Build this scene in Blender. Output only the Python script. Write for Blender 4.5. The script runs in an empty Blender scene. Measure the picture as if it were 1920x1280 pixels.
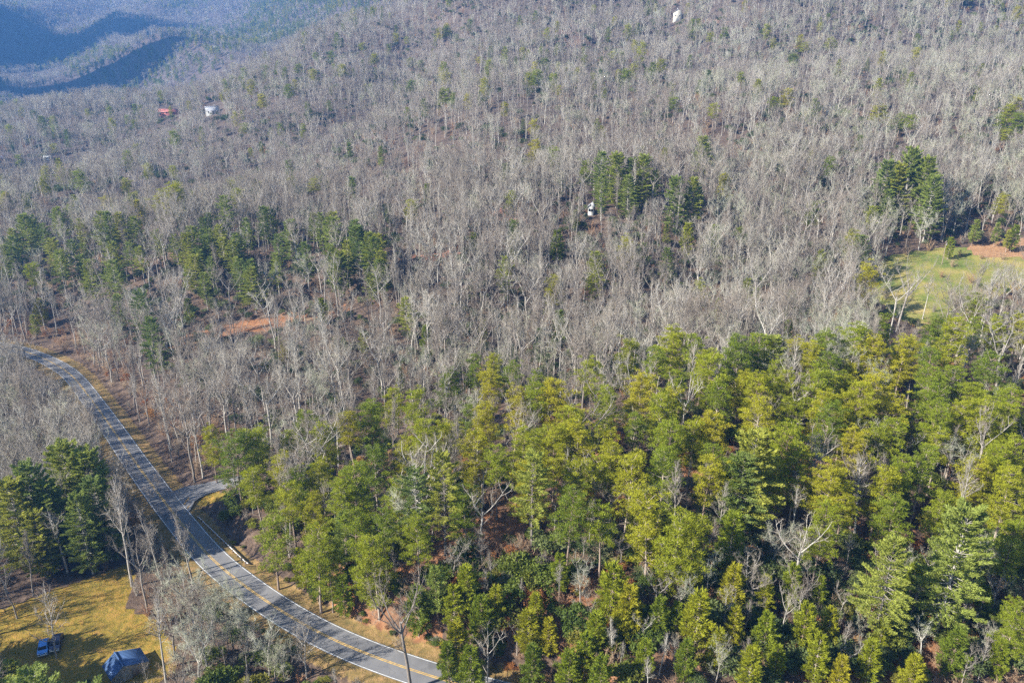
import bpy, bmesh, math, random
import numpy as np
from mathutils import Vector, Matrix, Euler

C = bpy.context.scene.collection
R = math.radians

# ------------------------------------------------------------------ camera, light
CAM_H = 105.0
PITCH = R(22.0)
FPX = 1493.33                      # focal length in photo pixels (28 mm on a 36 mm sensor, 1920 px wide)
sc = bpy.context.scene
cam_d = bpy.data.cameras.new("camera"); cam_d.lens = 28.0; cam_d.sensor_width = 36.0
cam_d.clip_start = 0.5; cam_d.clip_end = 20000
cam = bpy.data.objects.new("camera", cam_d); C.objects.link(cam)
cam.location = (0, 0, CAM_H); cam.rotation_euler = (R(90) - PITCH, 0, 0)
sc.camera = cam

SUN_EL, SHADOW_AZ = R(32.0), R(24.0)       # shadows fall to the right and a little away
w = bpy.data.worlds.new("World"); sc.world = w; w.use_nodes = True
nt = w.node_tree; nt.nodes.clear()
sky = nt.nodes.new('ShaderNodeTexSky'); sky.sky_type = 'NISHITA'; sky.sun_disc = False
sky.sun_elevation = SUN_EL; sky.altitude = 900; sky.air_density = 1.1; sky.dust_density = 0.6; sky.ozone_density = 1.6
sdir = Vector((-math.cos(SHADOW_AZ) * math.cos(SUN_EL), -math.sin(SHADOW_AZ) * math.cos(SUN_EL), math.sin(SUN_EL)))
sky.sun_rotation = math.atan2(sdir.x, sdir.y)
bg = nt.nodes.new('ShaderNodeBackground'); bg.inputs[1].default_value = 0.07
wo = nt.nodes.new('ShaderNodeOutputWorld')
nt.links.new(sky.outputs[0], bg.inputs[0]); nt.links.new(bg.outputs[0], wo.inputs[0])
sl = bpy.data.lights.new("sun", 'SUN'); sl.energy = 5.0; sl.angle = R(0.5); sl.color = (1.0, 0.95, 0.86)
so = bpy.data.objects.new("sun", sl); C.objects.link(so)
so.rotation_euler = (-sdir).to_track_quat('-Z', 'Y').to_euler(); so.location = (-50, -50, 200)

sc.view_settings.view_transform = 'Standard'; sc.view_settings.look = 'None'
sc.view_settings.exposure = 1.55; sc.view_settings.gamma = 1.0
sc.render.engine = 'CYCLES'
cy = sc.cycles
cy.max_bounces = 4; cy.diffuse_bounces = 2; cy.glossy_bounces = 1; cy.transmission_bounces = 2
cy.transparent_max_bounces = 4; cy.volume_bounces = 0
cy.use_adaptive_sampling = True; cy.adaptive_threshold = 0.02
cy.use_denoising = False
cy.caustics_reflective = False; cy.caustics_refractive = False
cy.volume_max_steps = 64

# ------------------------------------------------------------------ photo ray <-> world helpers
cs, sn = math.cos(PITCH), math.sin(PITCH)
def ray(px, py):
    u = (px - 960) / FPX; v = (py - 640) / FPX
    return np.array([u, cs - v * sn, -sn - v * cs])
def project(x, y, z):
    dz = z - CAM_H
    dep = y * cs - dz * sn
    dep = np.where(dep < 1, 1, dep)
    return 960 + FPX * x / dep, 640 - FPX * (y * sn + dz * cs) / dep, dep
def at_depth(px, py, t):
    d = ray(px, py) * t
    return (d[0], d[1], d[2] + CAM_H)
def at_z(px, py, z):
    d = ray(px, py); t = (CAM_H - z) / -d[2]
    return (d[0] * t, d[1] * t, z)

# ------------------------------------------------------------------ terrain
ROAD_PX = [(-95, 640), (-40, 642), (5, 647), (44.5, 657), (77, 669), (95, 678), (113, 687), (131, 699), (146, 715), (172, 750), (190, 774), (211, 804),
           (226, 826), (243, 851), (264, 881), (288, 912), (309, 943), (327, 964), (359, 1004), (380, 1031), (413, 1065), (447, 1089),
           (487, 1119), (527, 1146), (571, 1172), (605, 1191), (640, 1207), (680, 1223), (721, 1240), (774, 1256), (805, 1266),
           (860, 1284), (930, 1302), (1020, 1322)]
_n = len(ROAD_PX)
road = []
for i, (px, py) in enumerate(ROAD_PX):
    s = min(1, max(0, (i - 3) / 24.0))
    road.append(at_z(px, py, -9 + 9 * s))
road = np.array(road)
def smooth_line(P, step=1.5, it=3):
    P = np.array(P, float)
    d = np.r_[0, np.cumsum(np.linalg.norm(np.diff(P, axis=0), axis=1))]
    n = max(3, int(d[-1] / step)); s = np.linspace(0, d[-1], n)
    Q = np.stack([np.interp(s, d, P[:, k]) for k in range(P.shape[1])], 1)
    for _ in range(it * 6):
        Q[1:-1] = Q[1:-1] * .5 + (Q[:-2] + Q[2:]) * .25
    return Q
road = smooth_line(road, 2.0, 4)
side = smooth_line([at_z(302, 948, -3.2), at_z(340, 930, -3.1), at_z(380, 916, -3.0), at_z(432, 905, -2.4), at_z(480, 893, -1)], 2.0, 1)

CTRL = []
for p in road[::6]: CTRL.append(tuple(p))
def cz(px, py, z): CTRL.append(at_z(px, py, z))
def cd(px, py, t): CTRL.append(at_depth(px, py, t))
for a in [(130, 1130, -2), (235, 1235, -2.6), (20, 1270, -3), (330, 1270, -2), (150, 1010, -3), (30, 900, -6), (20, 780, -9), (440, 1180, -1),
          (430, 900, -2), (520, 960, 1.5), (640, 1090, 3.5), (620, 860, 2), (760, 1060, 8), (800, 1170, 6), (860, 1275, 3.5), (950, 1000, 11),
          (960, 880, 12), (860, 820, 8), (1050, 1150, 8), (1050, 1270, 6), (1200, 918, 15.5), (1330, 905, 16), (1200, 1080, 10), (1300, 1250, 7),
          (1100, 760, 13), (1300, 740, 18), (1480, 900, 17), (1480, 1080, 10), (1560, 1260, 6), (1780, 1255, 5), (1900, 1150, 8), (1900, 960, 14),
          (1700, 900, 17), (1560, 770, 20), (1750, 760, 20), (1900, 760, 20),
          (450, 720, -3), (700, 660, 0), (300, 640, -6), (530, 600, 0), (100, 600, -8), (1000, 650, 4), (1300, 640, 8), (1500, 640, 10)]: cz(*a)
for a in [(1700, 600, 262), (1900, 600, 255), (1700, 490, 312), (1880, 470, 320), (1650, 350, 380), (1850, 330, 385), (1400, 520, 315), (1400, 400, 365),
          (1000, 520, 318), (1200, 410, 350), (1050, 400, 355), (800, 500, 318), (600, 450, 360), (350, 470, 348), (100, 450, 380),
          (100, 380, 500), (350, 380, 470), (650, 350, 460), (850, 320, 450),
          (1000, 250, 500), (1250, 250, 480), (1500, 250, 475), (1750, 250, 480), (1900, 220, 480), (1250, 100, 660), (1000, 100, 700), (1500, 100, 650),
          (1700, 100, 640), (1900, 100, 640), (1000, 8, 860), (1300, 8, 800), (1700, 8, 770), (1900, 8, 770), (1600, -150, 960), (1200, -150, 1000),
          (2300, 250, 500), (2300, 0, 800), (2300, 600, 250), (850, 0, 900), (900, -60, 1050),
          (100, 300, 680), (-100, 300, 700), (300, 300, 600), (500, 250, 600), (300, 235, 740), (700, 150, 720), (700, 230, 580), (850, 180, 600), (500, 165, 760),
          (60, 215, 850), (-150, 225, 850), (310, 180, 860), (500, 122, 870), (640, 78, 890), (760, 34, 900), (840, -10, 920)]: cd(*a)
CTRL += [(-150, 60, -6), (0, 70, -2), (150, 70, 2), (-60, 0, -6), (60, 0, -4), (0, -80, -5), (300, 100, 8), (-250, 120, -8), (-350, 350, -16)]
# behind the near ridge: drop, then the far hills
CTRL += [(-820, 1180, -55), (-520, 1180, -30), (-250, 1250, 20), (-640, 1080, -40), (-380, 1060, 0), (-900, 950, -20), (-150, 1080, 92),
         (0, 1300, 100), (300, 1200, 150), (800, 1300, 180)]
for a in [(0, 175, 1450), (200, 150, 1400), (330, 105, 1480), (480, 85, 1450), (600, 60, 1500), (60, 110, 1850), (200, 75, 1950), (450, 50, 1900), (700, 10, 1500),
          (0, 60, 2100), (200, 20, 2300), (600, 10, 2000), (400, 10, 2200), (0, -30, 2700), (300, -45, 2800), (600, -60, 2700), (900, -60, 2600), (-200, -40, 2700),
          (-200, 120, 1800)]: cd(*a)
CTRL += [(-3500, 4500, 420), (0, 5000, 450), (3500, 4500, 420), (-3000, 1500, 100), (3000, 2000, 300), (2500, 800, 200)]
CT = np.array(CTRL)
def warp(x, y):
    yy = np.maximum(y, -100) + 170.0
    return np.stack([3.2 * x / yy, 3.2 * np.log(yy / 200.0)], -1)
def tps(r2): return 0.5 * r2 * np.log(r2 + 1e-9)
_W = warp(CT[:, 0], CT[:, 1])
_D = ((_W[:, None] - _W[None]) ** 2).sum(-1)
_N = len(CT)
_sc = np.maximum(1.0, np.hypot(CT[:, 0], CT[:, 1]) / 260.0)
_A = np.zeros((_N + 3, _N + 3))
_A[:_N, :_N] = tps(_D) + np.eye(_N) * 0.012 * _sc
_P = np.c_[np.ones(_N), _W]
_A[:_N, _N:] = _P; _A[_N:, :_N] = _P.T
_wt = np.linalg.solve(_A, np.r_[CT[:, 2], 0, 0, 0])
_rs = np.random.RandomState(5)
_NW = []
for lam, amp in ((420, 9.0), (260, 7.0), (150, 4.5), (90, 2.4), (52, 1.1)):
    for _ in range(4):
        th = _rs.uniform(0, math.pi * 2); l = lam * _rs.uniform(.8, 1.25)
        _NW.append((math.cos(th) * 2 * math.pi / l, math.sin(th) * 2 * math.pi / l, _rs.uniform(0, 6.28), amp / 2.0))
def seg_dist(x, y, L):
    """distance to a polyline, its height there and the signed side"""
    best = np.full(x.shape, 1e9); hz = np.zeros(x.shape)
    for i in range(len(L) - 1):
        a = L[i]; b = L[i + 1]; d = b - a; l2 = d[0] ** 2 + d[1] ** 2
        s = np.clip(((x - a[0]) * d[0] + (y - a[1]) * d[1]) / l2, 0, 1)
        dd = np.hypot(x - a[0] - s * d[0], y - a[1] - s * d[1])
        m = dd < best
        best = np.where(m, dd, best); hz = np.where(m, a[2] + s * d[2], hz)
    return best, hz
def sstep(a, b, v):
    t = np.clip((v - a) / (b - a), 0, 1); return t * t * (3 - 2 * t)
def height(x, y):
    x = np.atleast_1d(np.asarray(x, float)); y = np.atleast_1d(np.asarray(y, float))
    sh = x.shape; x = x.ravel(); y = y.ravel()
    W = warp(x, y); h = np.zeros(len(x))
    for s in range(0, len(x), 20000):
        w_ = W[s:s + 20000]
        D = ((w_[:, None] - _W[None]) ** 2).sum(-1)
        h[s:s + 20000] = tps(D) @ _wt[:_N] + _wt[_N] + w_ @ _wt[_N + 1:]
    nz = np.zeros(len(x))
    for kx, ky, ph, am in _NW:
        nz += np.sin(kx * x + ky * y + ph) * am
    dist = np.hypot(x, y)
    h += nz * (0.05 + 0.55 * sstep(230, 800, dist))
    # small side spurs running down the main hillside (drainage lines)
    g = np.abs(np.sin((x * .9 - y * .18) / 78.0 + .7 * np.sin(y / 140.0) + .5 * np.sin(x / 190.0 + 1)))
    h += (g - .6) * 13 * sstep(330, 560, dist) * (1 - sstep(1000, 1200, dist))
    fr = sstep(1080, 1350, dist) * (1 - sstep(2800, 3600, dist))
    h += fr * 46 * (1 - np.abs(np.sin((x * .93 + y * .37) / 118.0 + .8 * np.sin(y / 260.0) + .4 * np.sin(x / 210.0))) - .5)
    # unseen hills added beyond the left edge to cast shade across the far valley
    h += 540 * np.exp(-(((x + 1470) / 150.0) ** 2 + ((y - 1890) / 260.0) ** 2))
    h += 500 * np.exp(-(((x + 1095) / 96.0) ** 2 + ((y - 1400) / 120.0) ** 2))
    near = dist < 420
    if near.any():
        xn = x[near]; yn = y[near]; hn = h[near]
        d, hz = seg_dist(xn, yn, road)
        k = 1 - sstep(4.6, 11.0, d)
        hn = hn * (1 - k) + (hz - .05) * k
        d2, hz2 = seg_dist(xn, yn, side)
        k = (1 - sstep(3.0, 6.0, d2)) * (d > 4.6)
        hn = hn * (1 - k) + (hz2 - .06) * k
        ditch = np.exp(-((d - 6.6) / .9) ** 2) * .35
        h[near] = hn - ditch
    return h.reshape(sh)
def h1(x, y): return float(height([x], [y])[0])
_T = np.geomspace(70, 4500, 900)
def solve(px, py, hgt=0.0):
    """first point of the photo ray that is hgt above the ground -> ground point, distance along the axis"""
    d = ray(px, py)
    x = d[0] * _T; y = d[1] * _T; z = CAM_H + d[2] * _T
    g = z - height(x, y) - hgt
    idx = np.where(g <= 0)[0]
    if len(idx) == 0: return None
    i = idx[0]
    if i == 0: t = _T[0]
    else:
        t = _T[i - 1] + (_T[i] - _T[i - 1]) * g[i - 1] / (g[i - 1] - g[i] + 1e-9)
    X, Y = d[0] * t, d[1] * t
    return X, Y, h1(X, Y), t

def in_poly(px, py, poly):
    px = np.asarray(px); py = np.asarray(py); r = np.zeros(px.shape, bool)
    n = len(poly); j = n - 1
    for i in range(n):
        xi, yi = poly[i]; xj, yj = poly[j]
        c = ((yi > py) != (yj > py)) & (px < (xj - xi) * (py - yi) / (yj - yi + 1e-12) + xi)
        r ^= c; j = i
    return r

# ground areas, given where they lie in the photograph and turned into world polygons on the terrain
def world_poly(pp):
    out = []
    for p in pp:
        s = solve(*p)
        out.append((s[0], s[1]))
    return out
LAWN = world_poly([(-60, 1160), (40, 1130), (130, 1095), (235, 1058), (252, 1075), (246, 1100), (235, 1140), (290, 1160), (330, 1210), (325, 1262), (250, 1300), (60, 1330), (-120, 1330)])
FIELD = world_poly([(1640, 500), (1668, 480), (1790, 462), (1920, 462), (2050, 470), (2050, 540), (1900, 545), (1830, 570), (1790, 625), (1720, 615), (1640, 560)])
BROOM = world_poly([(1810, 462), (1925, 446), (2050, 455), (2050, 482), (1925, 484), (1830, 480)])
TRACK = world_poly([(300, 640), (400, 612), (520, 592), (650, 566), (655, 582), (530, 612), (420, 632), (320, 655)])
CLEAR = world_poly([(880, 975), (940, 950), (985, 965), (990, 1010), (900, 1040), (830, 1060), (760, 1085), (700, 1120), (760, 1060)])
BANK = world_poly([(610, 1100), (720, 1065), (790, 1120), (830, 1190), (860, 1260), (800, 1235), (700, 1190), (640, 1160)])
TURN = world_poly([(1168, 930), (1180, 908), (1290, 893), (1345, 898), (1345, 912), (1240, 915), (1200, 935), (1185, 965), (1172, 960)])
TURNEDGE = world_poly([(1155, 930), (1160, 900), (1290, 882), (1370, 885), (1370, 915), (1240, 925), (1215, 945), (1195, 975), (1160, 960)])
REDHILL = [world_poly(p) for p in ([(1035, 62), (1060, 50), (1085, 60), (1095, 100), (1100, 112), (1075, 100), (1050, 85)], [(1318, 36), (1370, 36), (1370, 44), (1318, 44)],
           [(1580, 20), (1605, 20), (1605, 28), (1580, 28)], [(900, 402), (960, 385), (1010, 410), (960, 430)], [(770, 478), (860, 470), (870, 482), (770, 494)])]
JUNC = world_poly([(372, 925), (400, 915), (425, 925), (428, 938), (395, 946), (368, 945)])

# places that stay open to view in the photograph (in photo pixels; used to keep trees from standing in front)
OPEN = [
 [(40, 648), (75, 655), (110, 668), (150, 695), (180, 730), (210, 775), (240, 815), (265, 850), (290, 890), (325, 920), (380, 908), (425, 915), (428, 940), (330, 950), (335, 970),
  (290, 965), (262, 935), (235, 895), (215, 850), (205, 820), (190, 780), (160, 730), (110, 695), (45, 678)],
 [(378, 985), (400, 985), (470, 1052), (540, 1100), (640, 1165), (720, 1200), (800, 1235), (800, 1290), (740, 1290), (640, 1238), (560, 1195), (500, 1165), (465, 1120), (425, 1075), (385, 1040)],
 [(45, 1135), (130, 1102), (230, 1065), (243, 1090), (235, 1140), (250, 1170), (262, 1215), (280, 1260), (240, 1290), (100, 1260), (60, 1230), (70, 1190), (30, 1180)],
 [(1652, 500), (1672, 482), (1765, 470), (1775, 505), (1790, 540), (1780, 590), (1725, 598), (1668, 560)],
 [(400, 612), (470, 600), (540, 590), (540, 603), (470, 617), (405, 625)],
 [(1815, 460), (1925, 452), (1925, 480), (1835, 480)],
 [(885, 975), (940, 955), (970, 968), (975, 995), (900, 995)],
 [(1180, 905), (1250, 897), (1240, 918), (1195, 935)],
 [(1260, 16), (1280, 16), (1280, 40), (1260, 40)], [(1102, 378), (1116, 378), (1116, 408), (1102, 408)],
 [(298, 203), (338, 203), (338, 214), (298, 214)], [(386, 192), (416, 192), (416, 210), (386, 210)],
]
def open_hit(px, py):
    r = np.zeros(np.shape(px), bool)
    for p in OPEN: r |= in_poly(px, py, p)
    return r
print("terrain ready")

# ------------------------------------------------------------------ materials
def mat(name, rough=.9):
    m = bpy.data.materials.new(name); m.use_nodes = True
    t = m.node_tree; b = t.nodes['Principled BSDF']; b.inputs['Roughness'].default_value = rough
    b.inputs['Specular IOR Level'].default_value = 0.25
    return m, t, b
def ramp(t, stops, src=None):
    r = t.nodes.new('ShaderNodeValToRGB'); e = r.color_ramp.elements
    while len(e) < len(stops): e.new(.5)
    for i, (p, c) in enumerate(stops): e[i].position = p; e[i].color = (*c, 1)
    if src is not None: t.links.new(src, r.inputs[0])
    return r
def noise(t, scale, detail=3, coord=None, rough=.55):
    n = t.nodes.new('ShaderNodeTexNoise'); n.inputs['Scale'].default_value = scale
    n.inputs['Detail'].default_value = detail; n.inputs['Roughness'].default_value = rough
    if coord is None:
        g = t.nodes.new('ShaderNodeNewGeometry'); coord = g.outputs['Position']
    t.links.new(coord, n.inputs['Vector']); return n
def mixc(t, fac, a, b, mode='MIX'):
    m = t.nodes.new('ShaderNodeMix'); m.data_type = 'RGBA'; m.blend_type = mode
    for s, v in ((0, fac), (6, a), (7, b)):
        if hasattr(v, 'is_output'): t.links.new(v, m.inputs[s])
        elif isinstance(v, tuple): m.inputs[s].default_value = (*v, 1)
        else: m.inputs[s].default_value = v
    return m.outputs[2]
def math_(t, op, a, b=0.0, clamp=False):
    m = t.nodes.new('ShaderNodeMath'); m.operation = op; m.use_clamp = clamp
    for i, v in enumerate((a, b)):
        if hasattr(v, 'is_output'): t.links.new(v, m.inputs[i])
        else: m.inputs[i].default_value = v
    return m.outputs[0]
def rand_out(t):
    return t.nodes.new('ShaderNodeObjectInfo').outputs['Random']
def varied(name, stops, nscale=.9, namp=.25, patch=None, rough=.9, patch_scale=.02):
    """colour drawn per tree from the ramp, with small-scale mottling and stand-to-stand variation"""
    m, t, b = mat(name, rough)
    r = ramp(t, stops, rand_out(t))
    n = noise(t, nscale, 3)
    v = math_(t, 'MULTIPLY_ADD', n.outputs[0], namp * 2); t.nodes[-1].inputs[2].default_value = 1 - namp
    hsv = t.nodes.new('ShaderNodeHueSaturation'); t.links.new(r.outputs[0], hsv.inputs['Color']); t.links.new(v, hsv.inputs['Value'])
    col = hsv.outputs[0]
    if patch:
        n2 = noise(t, patch_scale, 2); f = ramp(t, [(.42, (0, 0, 0)), (.6, (1, 1, 1))], n2.outputs[0])
        f2 = math_(t, 'MULTIPLY', f.outputs[0], patch[1])
        col = mixc(t, f2, col, patch[0])
    t.links.new(col, b.inputs['Base Color'])
    return m, t, b, col
def foliage(name, stops, trans=.36, **k):
    m, t, b, col = varied(name, stops, **k)
    b.inputs['Roughness'].default_value = .62
    tr = t.nodes.new('ShaderNodeBsdfTranslucent'); t.links.new(col, tr.inputs[0])
    mx = t.nodes.new('ShaderNodeMixShader'); mx.inputs[0].default_value = trans
    o = t.nodes['Material Output']
    t.links.new(b.outputs[0], mx.inputs[1]); t.links.new(tr.outputs[0], mx.inputs[2]); t.links.new(mx.outputs[0], o.inputs[0])
    return m
M = {}
M['bark'] = varied('pale_bark', [(0, (.19, .16, .135)), (.4, (.29, .26, .225)), (.75, (.46, .425, .37)), (1, (.24, .21, .18))], nscale=1.6, namp=.35)[0]
M['twig'] = varied('grey_twigs', [(0, (.165, .13, .095)), (.35, (.235, .20, .155)), (.7, (.33, .305, .24)), (1, (.20, .165, .12))], nscale=.5, namp=.2,
                   patch=((.22, .175, .135), .65))[0]
M['lichen'] = varied('lichen_twigs', [(0, (.30, .30, .19)), (.5, (.38, .38, .27)), (1, (.31, .32, .235))], nscale=.9, namp=.3)[0]
M['redtwig'] = varied('brown_twigs', [(0, (.26, .14, .08)), (.5, (.34, .22, .13)), (1, (.38, .29, .19))], nscale=.9, namp=.3)[0]
M['pinebark'] = varied('pine_bark', [(0, (.20, .14, .10)), (.5, (.30, .23, .18)), (1, (.38, .32, .26))], nscale=1.5, namp=.3)[0]
M['pine'] = foliage('yellow_green_needles', [(0, (.16, .21, .02)), (.3, (.23, .275, .018)), (.6, (.31, .325, .018)), (.88, (.37, .345, .02)), (1, (.40, .36, .022))], nscale=.35, namp=.3)
M['wpine'] = foliage('green_needles', [(0, (.19, .245, .06)), (.4, (.25, .30, .06)), (.75, (.31, .34, .06)), (1, (.37, .37, .055))], nscale=.35, namp=.3)
M['dark'] = foliage('dark_leaves', [(0, (.055, .085, .030)), (.4, (.095, .130, .040)), (.8, (.16, .19, .06)), (1, (.24, .26, .12))], nscale=.8, namp=.35)
M['laurel'] = foliage('laurel_leaves', [(0, (.08, .12, .02)), (.5, (.14, .18, .025)), (1, (.22, .20, .03))], nscale=.8, namp=.35)
M['rust'] = foliage('rust_leaves', [(0, (.30, .12, .04)), (.5, (.40, .19, .07)), (1, (.45, .27, .10))], nscale=.8, namp=.3)

def plain(name, col, rough=.6, metal=0, nscale=3, namp=.15, bump=0):
    m, t, b = mat(name, rough); b.inputs['Metallic'].default_value = metal
    n = noise(t, nscale, 4)
    lo = tuple(c * (1 - namp) for c in col); hi = tuple(min(1, c * (1 + namp)) for c in col)
    t.links.new(ramp(t, [(.3, lo), (.7, hi)], n.outputs[0]).outputs[0], b.inputs['Base Color'])
    return m

# ------------------------------------------------------------------ mesh builder
class MB:
    def __init__(s): s.v = []; s.f3 = []; s.f4 = []; s.m3 = []; s.m4 = []; s.n = 0
    def add(s, v, f3=None, f4=None, m=0):
        v = np.asarray(v, float); s.v.append(v)
        if f3 is not None and len(f3):
            s.f3.append(np.asarray(f3) + s.n); s.m3.append(np.full(len(f3), m))
        if f4 is not None and len(f4):
            s.f4.append(np.asarray(f4) + s.n); s.m4.append(np.full(len(f4), m))
        s.n += len(v)
    def tube(s, P, r, k=5, m=0):
        P = np.asarray(P, float); r = np.broadcast_to(r, (len(P),))
        T = np.gradient(P, axis=0); T /= np.linalg.norm(T, axis=1)[:, None] + 1e-9
        ref = np.array([1., .13, .07]) if abs(T[:, 0]).mean() < .8 else np.array([.1, 1, .1])
        U = np.cross(T, ref); U /= np.linalg.norm(U, axis=1)[:, None] + 1e-9; V = np.cross(T, U)
        a = np.arange(k) * 2 * math.pi / k
        ring = (U[:, None] * np.cos(a)[None, :, None] + V[:, None] * np.sin(a)[None, :, None]) * r[:, None, None] + P[:, None]
        f = []
        for i in range(len(P) - 1):
            for j in range(k):
                f.append((i * k + j, i * k + (j + 1) % k, (i + 1) * k + (j + 1) % k, (i + 1) * k + j))
        s.add(ring.reshape(-1, 3), f4=f, m=m)
        e = (len(P) - 1) * k
        s.add(ring[-1], f3=[(0, j, j + 1) for j in range(1, k - 1)], m=m)
    def cones(s, P0, P1, r, m=0):
        n = len(P0); D = P1 - P0; D = D / (np.linalg.norm(D, axis=1)[:, None] + 1e-9)
        ref = np.where(np.abs(D[:, :1]) < .8, np.array([[1., 0, 0]]), np.array([[0, 1., 0]]))
        U = np.cross(D, ref); U /= np.linalg.norm(U, axis=1)[:, None] + 1e-9; V = np.cross(D, U)
        r = np.broadcast_to(r, (n,))[:, None]
        vs = np.stack([P0 + U * r, P0 + (-.5 * U + .866 * V) * r, P0 + (-.5 * U - .866 * V) * r, P1], 1).reshape(-1, 3)
        b = np.arange(n)[:, None] * 4
        f = np.concatenate([b + np.array([[0, 1, 3]]), b + np.array([[1, 2, 3]]), b + np.array([[2, 0, 3]])])
        s.add(vs, f3=f, m=m)
    def blades(s, P, D, L, wd, rs, m=0):
        """needle sprays and leaves: one small triangle each"""
        n = len(P); D = D / (np.linalg.norm(D, axis=1)[:, None] + 1e-9)
        q = rs.normal(size=(n, 3)); S = np.cross(D, q); S /= np.linalg.norm(S, axis=1)[:, None] + 1e-9
        L = np.broadcast_to(L, (n,))[:, None]; wd = np.broadcast_to(wd, (n,))[:, None]
        vs = np.stack([P - S * wd * .5, P + S * wd * .5, P + D * L], 1).reshape(-1, 3)
        s.add(vs, f3=np.arange(n * 3).reshape(-1, 3), m=m)
    def box(s, c, d, rz=0, m=0, taper=1.0):
        c = np.array(c, float); x, y, z = np.array(d) / 2.0
        v = np.array([[-x, -y, -z], [x, -y, -z], [x, y, -z], [-x, y, -z], [-x * taper, -y * taper, z], [x * taper, -y * taper, z], [x * taper, y * taper, z], [-x * taper, y * taper, z]])
        ca, sa = math.cos(rz), math.sin(rz)
        v = np.c_[v[:, 0] * ca - v[:, 1] * sa, v[:, 0] * sa + v[:, 1] * ca, v[:, 2]] + c
        s.add(v, f4=[(0, 3, 2, 1), (4, 5, 6, 7), (0, 1, 5, 4), (1, 2, 6, 5), (2, 3, 7, 6), (3, 0, 4, 7)], m=m)
    def mesh(s, name, mats, smooth=False):
        me = bpy.data.meshes.new(name)
        v = np.concatenate(s.v).astype(np.float32)
        f3 = np.concatenate(s.f3) if s.f3 else np.zeros((0, 3), int); f4 = np.concatenate(s.f4) if s.f4 else np.zeros((0, 4), int)
        me.vertices.add(len(v)); me.vertices.foreach_set('co', v.ravel())
        loops = np.concatenate([f3.ravel(), f4.ravel()]).astype(np.int32)
        me.loops.add(len(loops)); me.loops.foreach_set('vertex_index', loops)
        tot = np.r_[np.full(len(f3), 3), np.full(len(f4), 4)].astype(np.int32)
        st = np.r_[0, np.cumsum(tot)[:-1]].astype(np.int32)
        me.polygons.add(len(tot)); me.polygons.foreach_set('loop_start', st); me.polygons.foreach_set('loop_total', tot)
        mi = np.concatenate([np.concatenate(s.m3) if s.m3 else np.zeros(0, int), np.concatenate(s.m4) if s.m4 else np.zeros(0, int)]).astype(np.int32)
        me.polygons.foreach_set('material_index', mi)
        if smooth: me.polygons.foreach_set('use_smooth', np.ones(len(tot), bool))
        for m_ in mats: me.materials.append(m_)
        me.update(calc_edges=True); me.validate()
        return me
def merge(a, b, shift):
    """one mesh builder holding both (used for the instanced masses of trees)"""
    o = MB()
    for src, k in ((a, 0), (b, shift)):
        if not src.v: continue
        v = np.concatenate(src.v); f3 = np.concatenate(src.f3) if src.f3 else None; f4 = np.concatenate(src.f4) if src.f4 else None
        o.v.append(v)
        if f3 is not None: o.f3.append(f3 + o.n); o.m3.append(np.concatenate(src.m3) + k)
        if f4 is not None: o.f4.append(f4 + o.n); o.m4.append(np.concatenate(src.m4) + k)
        o.n += len(v)
    return o
def unit(v): v = np.asarray(v, float); return v / (np.linalg.norm(v) + 1e-9)
def grow(rs, p, d, L, n, up=.1, wob=.15):
    P = [np.array(p, float)]; d = unit(d)
    for i in range(n):
        d = unit(d + rs.normal(size=3) * wob + np.array([0, 0, up])); P.append(P[-1] + d * L / n)
    return np.array(P)
def interp(P, s):
    s = np.atleast_1d(s) * (len(P) - 1); i = np.minimum(s.astype(int), len(P) - 2); f = (s - i)[:, None]
    return P[i] * (1 - f) + P[i + 1] * f, P[i + 1] - P[i]

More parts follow.
